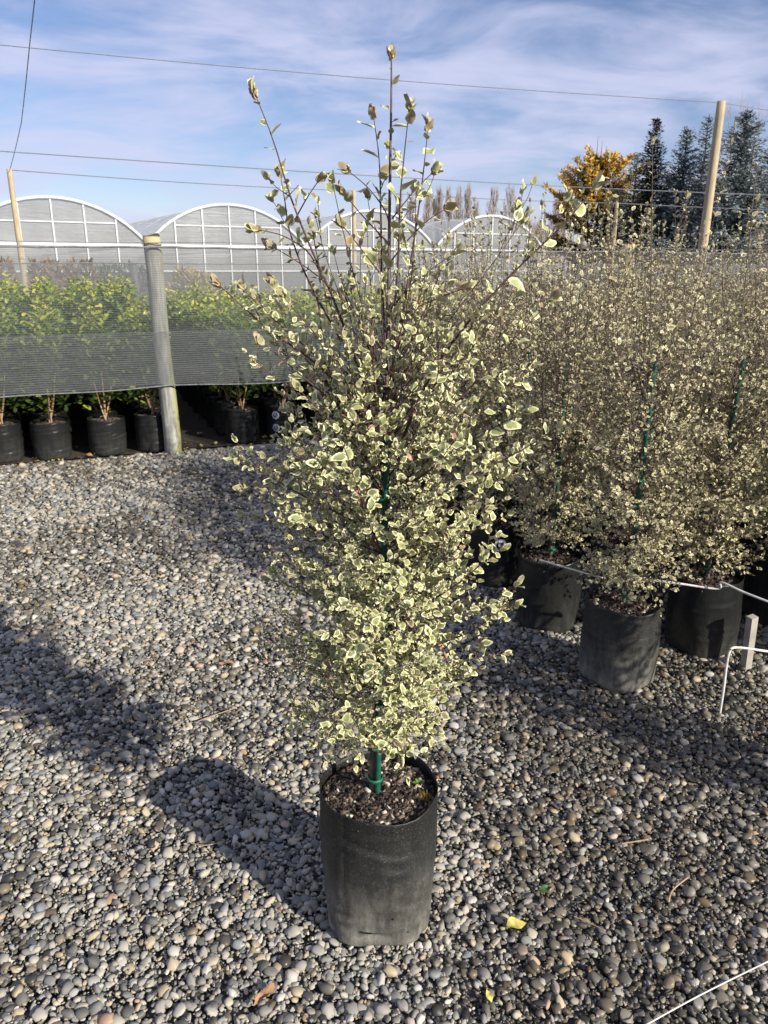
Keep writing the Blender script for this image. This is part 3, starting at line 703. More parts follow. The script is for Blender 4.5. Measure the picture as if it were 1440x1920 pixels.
# moss tuft, sprouts, lone weeds in the bag
def tuft(name, c, n_, r_, h_, mat, parent, seed, wdt=.0015):
    r = np.random.default_rng(seed); mb = MB()
    for i in range(n_):
        th = r.uniform(0, 6.28); q_ = r_*math.sqrt(r.random()); p = np.array(c)+np.array([q_*math.cos(th), q_*math.sin(th), 0])
        d = np.array([r.normal(0, .5), r.normal(0, .5), 1.]); d /= np.linalg.norm(d); hh = h_*r.uniform(.4, 1.1); sx = np.array([-d[1], d[0], .1])*wdt
        mb.add([p-sx, p+sx, p+d*hh*.6+sx*.7, p+d*hh, p+d*hh*.6-sx*.7], [(0, 1, 2, 3, 4)])
    return mb.build(name, mat, parent)
mp_ = gnd(797, 1497, SZ+.008)-np.array([X0, Y0, 0]); tuft('moss_tuft', mp_, 170, .013, .014, M['moss'], main, 3)
def sprout(parent, c, n_, sz_, seed, mat=None, name='weed'):
    r = np.random.default_rng(seed); ps = np.tile(np.array(c), (n_, 1)); th = np.arange(n_)*2.4
    ax_ = np.c_[np.cos(th), np.sin(th), r.uniform(.2, .9, n_)]; V, T, U, Rn = scatter_leaves(LEAF_ROUND, ps, ax_, np.tile([0, -.1, 1.], (n_, 1)), sz_*r.uniform(.6, 1.2, n_), r.uniform(.2, .7, n_))
    return obj(name, mesh_np(name, V, T, mat or M['weed'], U, {'rnd': Rn}), parent)
sprout(main, gnd(785, 1468, SZ+.012)-np.array([X0, Y0, 0]), 6, .014, 1); sprout(main, gnd(648, 1530, SZ+.006)-np.array([X0, Y0, 0]), 4, .012, 2)

# ------------------------------------------------------------------ ROW SHRUBS on the right
def make_row_shrub(seed, H):
    r = np.random.default_rng(seed); s = Shrub(seed); bh = .325; sz_ = .294
    root = empty('potted_shrub')
    me, rf = bag_mesh(seed, .136, .128, bh, .0030 if seed % 2 else .0016, M['bag'] if seed % 3 == 0 else M['bag_clean'], sz_, .7, 56, 34, .010)
    obj('planter_bag', me, root); obj('soil', soil_mesh(seed, rf, sz_, bh, 10, 40, .006), root)
    c = obj('bark_chips', chips_mesh(seed, 160, .13, sz_, .006, .018), root); c['kind'] = 'stuff'
    lead = smooth_poly([(0, 0, sz_-.02), (r.normal(0, .012), r.normal(0, .012), .7), (r.normal(0, .02), r.normal(0, .02), 1.15), (r.normal(0, .03), r.normal(0, .03), H)], 40)
    mbt = MB(); mbt.tube(lead, np.linspace(.008, .0009, 40), 6); mbt.build('trunk', M['bark'], root, True)
    s.leaves(lead[20:], .022, .0165, 0, terminal=5, young=.3)
    # upright whips
    for i in range(9):
        z = r.uniform(.55, .95); j = np.argmin(abs(lead[:, 2]-z)); az = r.uniform(0, 6.28); L = (H*r.uniform(.86, 1.0)-z)
        pts = s.lateral(lead[j], az, r.uniform(.75, 1.0), L*1.08, .0026, .019, .0150, 5, .75, .09, young=.25, termin=5, depth=1)
    nl = 115
    for i in range(nl):
        z = .38+(1.16-.38)*((i+r.random())/nl)**1.08; az = i*2.39996+r.normal(0, .3); t = (z-.36)/(1.45-.36)
        wd = np.interp(t, [0, .12, .35, .6, .85, 1], [.13, .22, .28, .28, .2, .1])*r.uniform(.5, 1.05)
        el0 = np.interp(t, [0, .3, .7, 1], [-.1, .3, .7, 1.0])+r.normal(0, .15); L = wd/max(.45, math.cos(min(1.2, el0+.2)))
        j = np.argmin(abs(lead[:, 2]-z)); s.lateral(lead[j], az, el0, L, .0015, .0150*(1+1.5*max(0, t-.35)), .0130*r.uniform(.8, 1.25), 5 if t < .45 else 3, .35, .11, start=.2, depth=2)
    wd_ = s.wood(4).build('branches', M['twig'], root, True)
    P, A, Nn, Sz, Rn = s.cat(); V, T, U, RR = scatter_leaves(LEAF_LO, P, A, Nn, Sz, np.clip(Rn*.92+.08, 0, 1))
    f = obj('foliage', mesh_np('foliage', V, T, M['leaf_row'], U, {'rnd': RR}), root); f['kind'] = 'stuff'
    lean = r.normal(0, .05, 2); st = stake_tube((.014, -.004, sz_-.03), (.014+lean[0], -.004+lean[1], 1.20), .0075).build('stake', M['stake'], root, True)
    ring((.007, -.002, sz_+.05), .019, .017, .009, M['tie'], st)
    return root, rf
protos = []
for sd_, H_ in ((31, 1.84), (32, 1.72), (33, 1.88), (34, 1.68), (35, 1.78), (36, 1.62)):
    protos.append(make_row_shrub(sd_, H_))
AV, BV, OR = np.array([.42, .26]), np.array([-.17, .49]), np.array([.895, 2.64])
cells = []
for j in range(0, 7):
    for i in range(0, 13):
        p = OR+AV*i+BV*j
        if p[1] > FP[1]+.4045*(p[0]-FP[0]) - .45: continue
        u, v = proj((p[0], p[1], 1.0))
        if u > 1640: continue
        if j >= 5 and i == 0: continue
        cells.append((i, j))
cells += [(2,-1), (3,-1), (3,-2), (4,-1), (1.20,-3.10)]
special = {(0,0): 'variegated shrub with pink tinged base, in dusty bag at the block corner',
           (1,0): 'variegated shrub in black bag beside the bent white metal rod',
           (0,1): 'variegated shrub in wrinkled shiny black bag just behind the front corner bag',
           (0,2): 'variegated shrub whose black bag carries a round label with a spiral emblem',
           (1,2): 'variegated shrub with half hidden round label, behind the wrinkled shiny bag'}
used = set(); rr = random.Random(5)
order = {(0,0): 2, (1,0): 0, (0,1): 1, (0,2): 3, (1,2): 0}
def round_label(root, rf, a0, z0):
    d, e_ = label_meshes(rf, a0, z0, .031); L = obj('round_label', d, root); obj('emblem', e_, L)
for (i, j) in cells:
    p = OR+AV*i+BV*j; p = p + (np.array([rr.uniform(-.03, .03), rr.uniform(-.03, .03)]) if (i, j) not in special else 0)
    k = order.get((i, j), rr.randrange(6)); pr, rf = protos[k]
    if k in used: o = copy_tree(pr)
    else: o = pr; used.add(k)
    for c_ in list(o.children):
        if c_.name.startswith('round_label'): bpy.data.objects.remove(c_)
    o.location = (p[0], p[1], 0); rz = rr.uniform(0, 6.28) if (i, j) not in special else {(0,0): .6, (1,0): 2.1, (0,1): 1.2, (0,2): 4.0, (1,2): .3}[(i, j)]
    o.rotation_euler = (0, 0, rz); s_ = rr.uniform(.90, 1.05); o.scale = (1, 1, s_) if (i, j) not in special else (1, 1, 1)
    ORD = ['first', 'second', 'third', 'fourth', 'fifth', 'sixth', 'seventh', 'eighth', 'ninth', 'tenth', 'eleventh', 'twelfth', 'thirteenth']
    if j >= 0: lab_ = f'cream edged shrub, {ORD[int(i)]} file of the block, {ORD[int(j)]} bag back from its front edge' if i else f'cream edged shrub on the gravel side of the block, {ORD[int(j)]} back from the corner'
    else: lab_ = f'cream edged shrub past the bent white rod, {ORD[int(i)]} file, {ORD[int(-j)-1]} forward'
    tag(o, special.get((i, j), lab_), 'shrub', 'shrubs crowded in the right hand block')
    o['cell'] = f'{i},{j}'
def world_angle(o, p, tx): return None
for cell, (u, v), z0 in (((0,2), (945, 1045), .235), ((1,2), (992, 985), .24)):
    o = [x for x in C.objects if x.get('cell') == f'{cell[0]},{cell[1]}'][0]; k = order[cell]; rf = protos[k][1]
    az = {(0,2): R(-88), (1,2): R(-150)}[cell]; round_label(o, rf, az-o.rotation_euler.z, z0)
for o in C.objects:
    if 'cell' in o: del o['cell']

# ------------------------------------------------------------------ HEDGE PLANTS behind the net
def make_hedge(seed, H, nleaf=1.0):
    r = np.random.default_rng(seed); s = Shrub(seed); root = empty('hedge_plant'); bh = .31; sz_ = .285
    me, rf = bag_mesh(seed, .150, .143, bh, .0050, M['bag_clean'], sz_, .3, 48, 34, .008)
    obj('planter_bag', me, root); obj('soil', soil_mesh(seed, rf, sz_, bh, 6, 32, .006), root)
    stems = MB()
    for k in range(3):
        az = r.uniform(0, 6.28); f = [(r.normal(0, .01), r.normal(0, .01), sz_-.02), (.05*math.cos(az), .05*math.sin(az), .46), (.075*math.cos(az), .075*math.sin(az), .58), (.10*math.cos(az), .10*math.sin(az), .72)]
        p = smooth_poly(f, 16); stems.tube(p, np.linspace(.011 if k == 0 else .008, .002, 16), 6)
    stems.build('stem', M['pink_stem'], root, True)
    P, A, Nn, Sz, Rn = [], [], [], [], []
    n_sh = int(34*nleaf)
    for i in range(n_sh):
        az = i*2.4+r.normal(0, .3); q_ = .21*math.sqrt((i+.5)/n_sh); ztop = H*(1-.18*(q_/.21)**2)*r.uniform(.88, 1.04); zb = r.uniform(.36, .66)
        n_ = int((ztop-zb)/.030); z = zb+(ztop-zb)*(np.arange(n_)+r.random(n_))/n_; c = np.c_[np.full(n_, q_*math.cos(az)), np.full(n_, q_*math.sin(az)), z]
        ph = np.arange(n_)*2.4+r.uniform(0, 6); rad_ = np.c_[np.cos(ph), np.sin(ph), r.uniform(.2, 1.0, n_)]
        P.append(c+rad_*[[.01, .01, 0]]); A.append(rad_+r.normal(0, .2, (n_, 3))); Nn.append(np.c_[-np.cos(ph)*.4, -np.sin(ph)*.4, np.full(n_, .9)]+r.normal(0, .3, (n_, 3)))
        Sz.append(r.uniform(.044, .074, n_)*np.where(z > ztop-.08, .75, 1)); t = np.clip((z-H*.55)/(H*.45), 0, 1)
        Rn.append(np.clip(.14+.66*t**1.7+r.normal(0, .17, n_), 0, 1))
    for i in range(26):
        az = r.uniform(0, 6.28); P.append(np.array([[.07*r.random()*math.cos(az), .07*r.random()*math.sin(az), r.uniform(.34, .58)]])); A.append(np.array([[math.cos(az), math.sin(az), .4]])); Nn.append(np.array([[0, 0, 1.]])); Sz.append(np.array([.045])); Rn.append(np.array([.45]))
    V, T, U, RR = scatter_leaves(LEAF_ROUND, *[np.concatenate(x) for x in (P, A, Nn, Sz, Rn)])
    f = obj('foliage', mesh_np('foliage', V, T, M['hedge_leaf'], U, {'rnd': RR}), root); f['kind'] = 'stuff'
    return root, rf
hp = [make_hedge(51, 1.22), make_hedge(52, 1.27), make_hedge(53, 1.19), make_hedge(54, 1.43), make_hedge(55, 1.38)]
hused = set(); hcount = 0
cols = [-1.75, -1.34, -.93, -.52, -.11, .63, 1.05, 1.47, 1.89, 2.31, 2.73, 3.15, 3.57, 3.99, 4.41]
front = {0}
rr = random.Random(9)
sp_lab = {-1.34: 'glossy green hedge plant in shiny black bag, two left of the thick post',
          -.11: 'glossy green hedge plant whose bag is half hidden by the thick fence post',
          .63: 'glossy green hedge plant in plain black bag at the aisle corner right of the post',
          1.05: 'glossy green hedge plant whose front row bag carries two pale round labels'}
for ci_, cx in enumerate(cols):
    for k in range(13):
        p = fl(cx+rr.uniform(-.025, .025), .24+k*.43+rr.uniform(-.03, .03)); u, v = proj((p[0], p[1], .9))
        if u < -130 or u > 1150: continue
        if cx > 2.4 and k < 3: continue
        tall = (k >= 5 and cx < .3); ix = (3+rr.randrange(2)) if tall else rr.randrange(3)
        pr, rf = hp[ix]
        if ix in hused: o = copy_tree(pr)
        else: o = pr; hused.add(ix)
        for c_ in list(o.children):
            if c_.name.startswith('round_label'): bpy.data.objects.remove(c_)
        o.location = (p[0], p[1], .004); o.rotation_euler = (0, 0, rr.uniform(0, 6.28)); o.scale = (1, 1, rr.uniform(.96, 1.04))
        front_lab = 'glossy green hedge plant in shiny black bag, front row just behind the netting' 
        back_lab = 'tall yellow tipped hedge plant in the rear rows left of the aisle' if tall else 'glossy yellow green hedge plant in the inner rows behind the netting'
        ORD = ['first', 'second', 'third', 'fourth', 'fifth', 'sixth', 'seventh', 'eighth', 'ninth', 'tenth', 'eleventh', 'twelfth', 'thirteenth']
        side = f'{ORD[4-ci_]} left of the aisle' if ci_ <= 4 else f'{ORD[ci_-5]} right of the aisle'
        lab = sp_lab.get(cx, f'glossy hedge plant in black bag, front row behind the net, {side}') if k == 0 else (f'tall yellow tipped hedge plant, {ORD[k]} row behind the net, {side}' if tall else f'glossy yellow green hedge plant, {ORD[k]} row behind the net, {side}')
        tag(o, lab, 'hedge plant', 'hedge plants in black bags behind the net')
        if k == 0 and cx == 1.05:
            for zz_ in (.24, .125):
                d, e_ = label_meshes(rf, R(-110)-o.rotation_euler.z, zz_, .036); L_ = obj('round_label', d, o); obj('emblem', e_, L_)
        hcount += 1
print('hedge', hcount)

# ------------------------------------------------------------------ NET FENCE
fence = empty('windbreak_fence', tuple(FP)); fence.rotation_euler = (0, 0, math.atan2(.375, .927))
tag(fence, 'grey windbreak net strung on round posts beside the gravel, with a gap below', 'fence')
def post(s_, n_, H, r0, lean, parent, mat, name='post'):
    mb = MB(); k = 20; r = np.random.default_rng(abs(int(s_*10))+50); pts = []; rs = []
    for i in range(24):
        t = i/23; pts.append((s_+lean[0]*t+.004*math.sin(t*9), n_+lean[1]*t, -.02+(H+.02)*t)); rs.append(r0*(1.03-.06*t)*(1+.015*math.sin(7*t+1)))
    pts.append((s_+lean[0], n_+lean[1], H+.006)); rs.append(r0*.80)
    mb.tube(pts, rs, k); o = mb.build(name, mat, parent, True); return o
post(0, 0, 1.755, .068, (-.035, .0), fence, M['post'])
post(-4.7, 0, 1.75, .066, (.01, 0), fence, M['post']); post(4.6, 0, 1.74, .066, (-.02, 0), fence, M['post']); post(9.2, 0, 1.74, .066, (0.02, 0), fence, M['post'])
def net_sheet(s0, s1, zb, zt, off, mat, name, parent, seed=1, wav=.02):
    r = np.random.default_rng(seed); ns, nz_ = int((s1-s0)/.06), 26; V = []; Fs = []
    for i in range(ns+1):
        s_ = s0+(s1-s0)*i/ns
        # hangs: bottom edge sags between posts and lifts at them
        t = ((s_+.0) % 4.65)/4.65; sag = .030*math.sin(math.pi*t); zb_ = zb - sag + .006*math.sin(s_*5.2+seed); zt_ = zt - .012*math.sin(math.pi*t)+.003*math.sin(s_*17)
        for j in range(nz_+1):
            q_ = j/nz_; pull = math.exp(-((min(t, 1-t)*4.65)/.35)**2)
            V.append((s_, off - .010*pull + wav*(1-pull)*(math.sin(s_*1.7+q_*2+seed)*.6+math.sin(s_*4.3-q_*3))*math.sin(math.pi*q_)*.6, zb_+(zt_-zb_)*q_))
    m_ = nz_+1
    for i in range(ns):
        for j in range(nz_): Fs.append((i*m_+j, (i+1)*m_+j, (i+1)*m_+j+1, i*m_+j+1))
    me = bpy.data.meshes.new(name); me.from_pydata(V, [], Fs); me.update(); me.polygons.foreach_set('use_smooth', np.ones(len(me.polygons), bool)); me.materials.append(mat)
    o = obj(name, me, parent)
    bot = [V[i*m_] for i in range(ns+1)]; top_ = [V[i*m_+nz_] for i in range(ns+1)]; return o, bot, top_
n1_, bot, top_ = net_sheet(-4.7, 9.2, .585, 1.668, -.078, M['net'], 'net', fence, 1)
n2_, bot2, top2 = net_sheet(-4.7, 9.2, .60, 1.02, -.066, M['net'], 'net_lower_fold', fence, 2, .012)
for ln, nm, r_ in ((bot, 'bottom_hem', .005), (top_, 'top_hem', .008), (top2, 'fold_edge', .0015)):
    mb = MB(); mb.tube(ln[::2], r_, 5); mb.build(nm, M['hem'], fence, True)
mb = MB(); mb.tube([(s_, -.07, 1.70+.006*math.sin(s_*3)) for s_ in np.linspace(-4.7, 9.2, 60)], .003, 5); mb.build('top_wire', M['wire'], fence)
for z_ in (1.69, .59):
    mb = MB(); k = 26; mb.tube([(-.035*z_/1.755+.074*math.cos(2*math.pi*j/k), .074*math.sin(2*math.pi*j/k), z_+.008*math.sin(4*math.pi*j/k)) for j in range(k+1)], .003, 5); mb.build('wire_loop', M['wire'], fence)
mb = MB(); mb.tube([(-.3, -.075, .578), (.0, -.080, .592), (.3, -.075, .585)], .003, 5); mb.build('tie_wire', M['wire'], fence)
# rear net on the far side of the bed
rear = empty('windbreak_fence', tuple(fl(0, 7.0))); rear.rotation_euler = fence.rotation_euler
tag(rear, 'pale grey windbreak net across the far side of the hedge bed', 'fence')
for s_ in (-9, -4.3, .4, 5.1, 9.8): post(s_, 0, 1.62, .05, (0, 0), rear, M['wire'])
o_, b2, t2 = net_sheet(-11, 17, .05, 1.60, -.07, M['net_far'], 'net', rear, 5, .03)
mb = MB(); mb.tube(t2[::3], .010, 5); mb.build('top_hem', M['hem'], rear)
# timber edging at the bed
edge = MB(); edge.box((-.0, -.02, 0), (5.2, .025, .035)); eo = edge.build('timber_edging', M['board']); eo.location = tuple(fl(.55, -.10, -.004)); eo.rotation_euler = fence.rotation_euler
tag(eo, 'thin pale timber edging board between gravel and hedge bed', 'edging')

# ------------------------------------------------------------------ TALL POLES AND WIRES
def tall_pole(u, v, H, lean, label):
    d = ray(u, v); t = (H-CAM_H)/d[2]; p = np.array([0, 0, CAM_H])+d*t
    root = MB(); n_ = 16
    root.tube([(lean[0]*(i/n_-1), lean[1]*(i/n_-1), H*i/n_) for i in range(n_+1)], np.linspace(.085, .066, n_+1), 14)
    o = root.build('wire_pole', M['pole'], None, True); o.location = (p[0], p[1], 0); tag(o, label, 'pole', 'tall wire poles'); return p
pR = tall_pole(1353, 190, 4.0, (.05, 0), 'tall tan timber pole rising through the bagged shrubs in front of the spruces')
pL = tall_pole(17, 317, 4.0, (-.02, 0), 'tall tan timber pole in front of the leftmost greenhouse arch')
pM = tall_pole(663, 357, 4.0, (0, 0), 'slim timber pole standing in front of the third greenhouse arch')
pM2 = tall_pole(1157, 380, 4.0, (0, 0), 'short looking timber pole below the golden conifer')
def wire(pts, label, r=.006):
    P = []
    for a, b in zip(pts[:-1], pts[1:]):
        a, b = np.array(a, float), np.array(b, float)
        for i in range(24): t = i/24; p = a+(b-a)*t; p[2] -= .10*math.sin(math.pi*t)*np.linalg.norm(b-a)/20; P.append(p)
    P.append(np.array(pts[-1], float)); mb = MB(); mb.tube(P, r, 5); o = mb.build('overhead_wire', M['wire']); tag(o, label, 'wire', 'overhead wires'); return o
H4 = 3.98
a = gnd(-330, 52, H4); pO = a
po = MB(); po.tube([(0, 0, 4.0*i/10) for i in range(11)], .075, 12); po = po.build('wire_pole', M['pole'], None, True); po.location = (a[0], a[1], 0); tag(po, 'tall timber pole out to the left holding the highest wire', 'pole', 'tall wire poles')
b_ = gnd(1560, 222, H4)
wire([a, (pR[0], pR[1], H4), b_], 'highest wire crossing the sky to the tall pole among the shrubs', .005)
wire([gnd(-250, 266, H4), gnd(1700, 374, 3.9)], 'middle wire crossing in front of the golden conifer', .011)
wire([(pL[0], pL[1], H4), (pM[0], pM[1], H4), (pM2[0], pM2[1], H4), gnd(1700, 398, H4)], 'lowest wire linking the farther poles', .012)
wire([(pL[0], pL[1], 3.95), gnd(40, 230, 4.3), gnd(56, 80, 4.9), gnd(85, -200, 5.4)], 'steep guy wire running up from the leftmost pole', .008)

# ------------------------------------------------------------------ GREENHOUSE
GA = R(30.4); GDv = np.array([math.cos(GA), math.sin(GA), 0])
SPAN = 8.0
g0 = np.array([-17.84, 33.6, 0])
gh = empty('greenhouse', tuple(g0), GA)
tag(gh, 'white framed plastic film greenhouse with four arched bays', 'greenhouse')
GUT, RISE, LEN = 2.60, 1.85, 34.0
def arch_z(x):
    R_ = (SPAN**2/4+RISE**2)/(2*RISE); return GUT + math.sqrt(max(0, R_*R_-(x-SPAN/2)**2)) - (R_-RISE)
def arch_pts(x0, y, n_=28, grow=0):
    return [(x0+SPAN*(.5-.5*math.cos(math.pi*i/n_)), y, arch_z(SPAN*(.5-.5*math.cos(math.pi*i/n_)))+grow) for i in range(n_+1)]
for b in range(-1, 4):
    x0 = b*SPAN
    V = []; Fs = []; ny = 9; na = 29
    for j in range(ny):
        for p in arch_pts(x0, LEN*j/(ny-1)): V.append(p)
    for j in range(ny-1):
        for i in range(na-1): Fs.append((j*na+i, j*na+i+1, (j+1)*na+i+1, (j+1)*na+i))
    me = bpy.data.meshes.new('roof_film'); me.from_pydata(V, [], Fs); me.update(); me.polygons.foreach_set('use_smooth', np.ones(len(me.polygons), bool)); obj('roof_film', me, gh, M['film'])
    # gable film
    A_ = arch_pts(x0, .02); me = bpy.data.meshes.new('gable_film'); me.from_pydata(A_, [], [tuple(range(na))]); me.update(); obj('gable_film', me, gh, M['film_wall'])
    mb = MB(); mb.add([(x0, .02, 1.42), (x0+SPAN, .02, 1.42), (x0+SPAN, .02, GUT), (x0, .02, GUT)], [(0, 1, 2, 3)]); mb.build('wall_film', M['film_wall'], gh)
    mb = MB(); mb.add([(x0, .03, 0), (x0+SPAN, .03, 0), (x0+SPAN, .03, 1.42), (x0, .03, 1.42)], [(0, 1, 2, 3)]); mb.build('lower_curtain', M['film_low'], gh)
    # arch rails
    mb = MB(); mb.tube(arch_pts(x0, -.03, 28, .02), .075, 6); mb.build('gable_arch', M['white_steel'], gh, True)
    for y in (4, 8, 12, 17, 22, 27):
        mb = MB(); mb.tube(arch_pts(x0, y, 20, -.03), .035, 5); mb.build('hoop', M['white_steel'], gh, True)
    for i in range(1, 6):
        x = x0+SPAN*(i/6)
        mb = MB(); mb.box((x-.028, -.05, 0), (x+.028, .012, arch_z(x-x0)-.02)); mb.build('gable_post', M['white_steel'], gh)
    mb = MB(); mb.box((x0-.045, -.052, 0), (x0+.045, .014, GUT)); mb.build('gable_post', M['white_steel'], gh)
    xa = SPAN*.10
    mb = MB(); mb.box((x0+SPAN/6, -.056, GUT+.86), (x0+SPAN*5/6, .002, GUT+.905)); mb.build('collar_rail', M['white_steel'], gh)
    mb = MB(); mb.box((x0, -.075, GUT-.10), (x0+SPAN-.003, -.055, GUT+.02)); mb.build('gutter_rail', M['white_steel'], gh)
    mb = MB(); mb.box((x0, -.072, 1.39), (x0+SPAN-.003, -.054, 1.46)); mb.build('wall_rail', M['white_steel'], gh)
    mb = MB(); mb.box((x0-.12, -.02, GUT-.06), (x0+.12, LEN, GUT+.05)); mb.build('gutter', M['white_steel'], gh)
mb = MB(); mb.add([(4*SPAN, .03, 0), (4*SPAN, LEN, 0), (4*SPAN, LEN, GUT), (4*SPAN, .03, GUT)], [(0, 1, 2, 3)]); mb.build('side_wall_film', M['film_wall'], gh)
mb = MB(); mb.box((4*SPAN-.045, -.052, 0), (4*SPAN+.045, .014, GUT)); mb.build('gable_post', M['white_steel'], gh)
mb = MB(); mb.add([(-SPAN, LEN, 0), (4*SPAN, LEN, 0), (4*SPAN, LEN, GUT), (-SPAN, LEN, GUT)], [(0, 1, 2, 3)]); mb.build('rear_wall_film', M['film_wall'], gh)

# ------------------------------------------------------------------ TREES
def conifer_mat(name, dark, lite, lite2=None):
    m, nt, b = mat_new(name)
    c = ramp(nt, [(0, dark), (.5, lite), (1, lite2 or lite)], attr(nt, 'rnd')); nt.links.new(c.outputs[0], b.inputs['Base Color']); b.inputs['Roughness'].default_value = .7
    b.inputs['Specular IOR Level'].default_value = .2; return m
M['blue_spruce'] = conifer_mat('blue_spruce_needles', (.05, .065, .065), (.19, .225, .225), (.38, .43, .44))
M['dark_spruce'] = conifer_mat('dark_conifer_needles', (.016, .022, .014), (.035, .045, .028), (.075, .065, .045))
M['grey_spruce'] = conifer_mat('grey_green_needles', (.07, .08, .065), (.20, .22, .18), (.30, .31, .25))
M['gold'] = conifer_mat('golden_needles', (.045, .040, .015), (.50, .29, .04), (.72, .47, .09))
M['grey_twig'] = simple('grey_bare_twigs', (.30, .24, .20), .9, .2, 2)
M['tree_bark'] = simple('tree_bark', (.07, .055, .045), .9, .4, 6)
TUFT = [(np.array([(-.10, 0, 0), (.10, 0, 0), (.16, .55, .06), (0, 1, -.08), (-.16, .55, .06)]), np.array([(0, 1, 2), (0, 2, 4), (4, 2, 3)]), np.zeros((5, 2)))]
def spruce(u, vtop, Y, Rw, mat, label, seed, dens=1.0, power=.85, droop=.30, tuft=.36, irregular=.18, group='conifers behind the nursery'):
    r = np.random.default_rng(seed); top_ = atY(u, vtop, Y); H = top_[2]
    root = empty('conifer_tree', (top_[0], top_[1], 0)); tag(root, label, 'tree', group)
    mb = MB(); mb.tube([(0, 0, H*i/10) for i in range(11)], np.linspace(.2, .015, 11), 7); mb.build('trunk', M['tree_bark'], root, True)
    P, A, Nn, Sz, Rn = [], [], [], [], []; z = .4; limbs = MB()
    while z < H*.985:
        t = z/H; L0 = Rw*(1-t)**power*(1+irregular*math.sin(z*2.1+seed))+.10; nb = max(4, int((7+6*(1-t))*dens))
        for k in range(nb):
            az = r.uniform(0, 6.28); L = L0*r.uniform(.65, 1.12); n_ = max(3, int(L/.13*dens)); s_ = (np.arange(n_)+r.random(n_))/n_
            el = -droop*(1-t)+.25*t; d = np.array([math.cos(az), math.sin(az), 0])
            c = d*(s_*L)[:, None]+np.c_[np.zeros(n_), np.zeros(n_), z+el*s_*L+.22*L*s_**2]
            if k % 2 == 0: limbs.tube([(0, 0, z), c[-1]], [.03, .008], 3, cap=False)
            for q_ in range(3):
                P.append(c+r.normal(0, .05+.06*L0/2, (n_, 3))); side = np.cross(d, [0, 0, 1.])*r.normal(0, .8, n_)[:, None]
                A.append(d*.8+side+np.array([0, 0, -.18+.5*t])+r.normal(0, .25, (n_, 3))); Nn.append(np.array([0, 0, 1.])+r.normal(0, .45, (n_, 3)))
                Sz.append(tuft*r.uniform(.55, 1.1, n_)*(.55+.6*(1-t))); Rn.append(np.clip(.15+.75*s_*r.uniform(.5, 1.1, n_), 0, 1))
        z += .26*(1.15-.5*t)
    limbs.build('limbs', M['tree_bark'], root)
    V, T, U, RR = scatter_leaves(TUFT, *[np.concatenate(x) for x in (P, A, Nn, Sz, Rn)])
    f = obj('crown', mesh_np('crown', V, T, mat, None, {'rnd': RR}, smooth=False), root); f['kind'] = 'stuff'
def golden(u, vtop, Y, Rw, label, seed):
    r = np.random.default_rng(seed); top_ = atY(u, vtop, Y); H = top_[2]
    root = empty('conifer_tree', (top_[0], top_[1], 0)); tag(root, label, 'tree', 'conifers behind the nursery')
    mb = MB(); mb.tube([(0, 0, H*.94*i/10) for i in range(11)], np.linspace(.22, .03, 11), 7); mb.build('trunk', M['tree_bark'], root, True)
    P, A, Nn, Sz, Rn = [], [], [], [], []; limbs = MB()
    for i in range(95):
        t = (i+r.random())/95; z = H*(.06+.86*t); az = r.uniform(0, 6.28); L = Rw*np.interp(t, [0, .25, .55, .8, 1], [.95, 1.05, .95, .62, .22])*r.uniform(.6, 1.15); d = np.array([math.cos(az), math.sin(az), 0])
        rise = np.interp(t, [0, 1], [.15, .75]); n_ = int(L/.12)+3; s_ = np.linspace(.2, 1, n_)
        c = d*(s_*L)[:, None]+np.c_[np.zeros(n_), np.zeros(n_), z+rise*L*s_**1.5]; limbs.tube([(0, 0, z), c[n_//2], c[-1]], [.05, .03, .01], 4, cap=False)
        for q_ in range(11):
            P.append(c+r.normal(0, .11, (n_, 3))*np.array([1, 1, .6])); A.append(d*.4+np.array([0, 0, .5])+r.normal(0, .7, (n_, 3))); Nn.append(r.normal(0, 1, (n_, 3))+np.array([.3, -.4, .5]))
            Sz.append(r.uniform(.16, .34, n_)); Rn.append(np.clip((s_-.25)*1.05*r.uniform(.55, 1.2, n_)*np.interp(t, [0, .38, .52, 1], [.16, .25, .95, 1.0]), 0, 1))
    for k in range(3):
        limbs.tube([(.3*k-.3, .1*k, H*.9), (.35*k-.3, .1*k, H*(1.08-.03*k))], [.03, .008], 4)
    limbs.build('limbs', M['tree_bark'], root)
    V, T, U, RR = scatter_leaves(TUFT, *[np.concatenate(x) for x in (P, A, Nn, Sz, Rn)])
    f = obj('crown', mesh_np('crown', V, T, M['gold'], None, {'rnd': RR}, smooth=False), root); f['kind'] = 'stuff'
golden(1128, 278, 58, 3.7, 'bushy golden conifer with open branches beside the dark slim spire', 61)
spruce(1232, 222, 47, 1.7, M['dark_spruce'], 'slim dark brownish conifer spire between golden tree and blue spruces', 62, 1.2, .75, .5, .36)
spruce(1196, 285, 52, 3.0, M['grey_spruce'], 'soft grey green conifer between the golden tree and the dark spire', 63, .9)
spruce(1290, 240, 46, 3.0, M['blue_spruce'], 'blue grey spruce right beside the dark slim spire', 64, 1.1)
spruce(1330, 215, 52, 3.0, M['grey_spruce'], 'thin grey conifer just behind the tall timber pole', 65, .75)
spruce(1402, 203, 44, 4.0, M['blue_spruce'], 'broad dense blue spruce right of the tall timber pole', 66, 1.25)
spruce(1475, 230, 45, 3.8, M['blue_spruce'], 'lower blue spruce beyond the broad dense one', 67, 1.1)
spruce(1165, 345, 56, 3.2, M['dark_spruce'], 'low dark conifer filling in behind the golden tree', 68, 1.0)
spruce(1255, 330, 52, 3.2, M['dark_spruce'], 'low dark conifer behind the slim dark spire', 69, 1.0)
spruce(1345, 330, 50, 3.2, M['blue_spruce'], 'low blue conifer behind the foot of the tall pole', 70, 1.0)
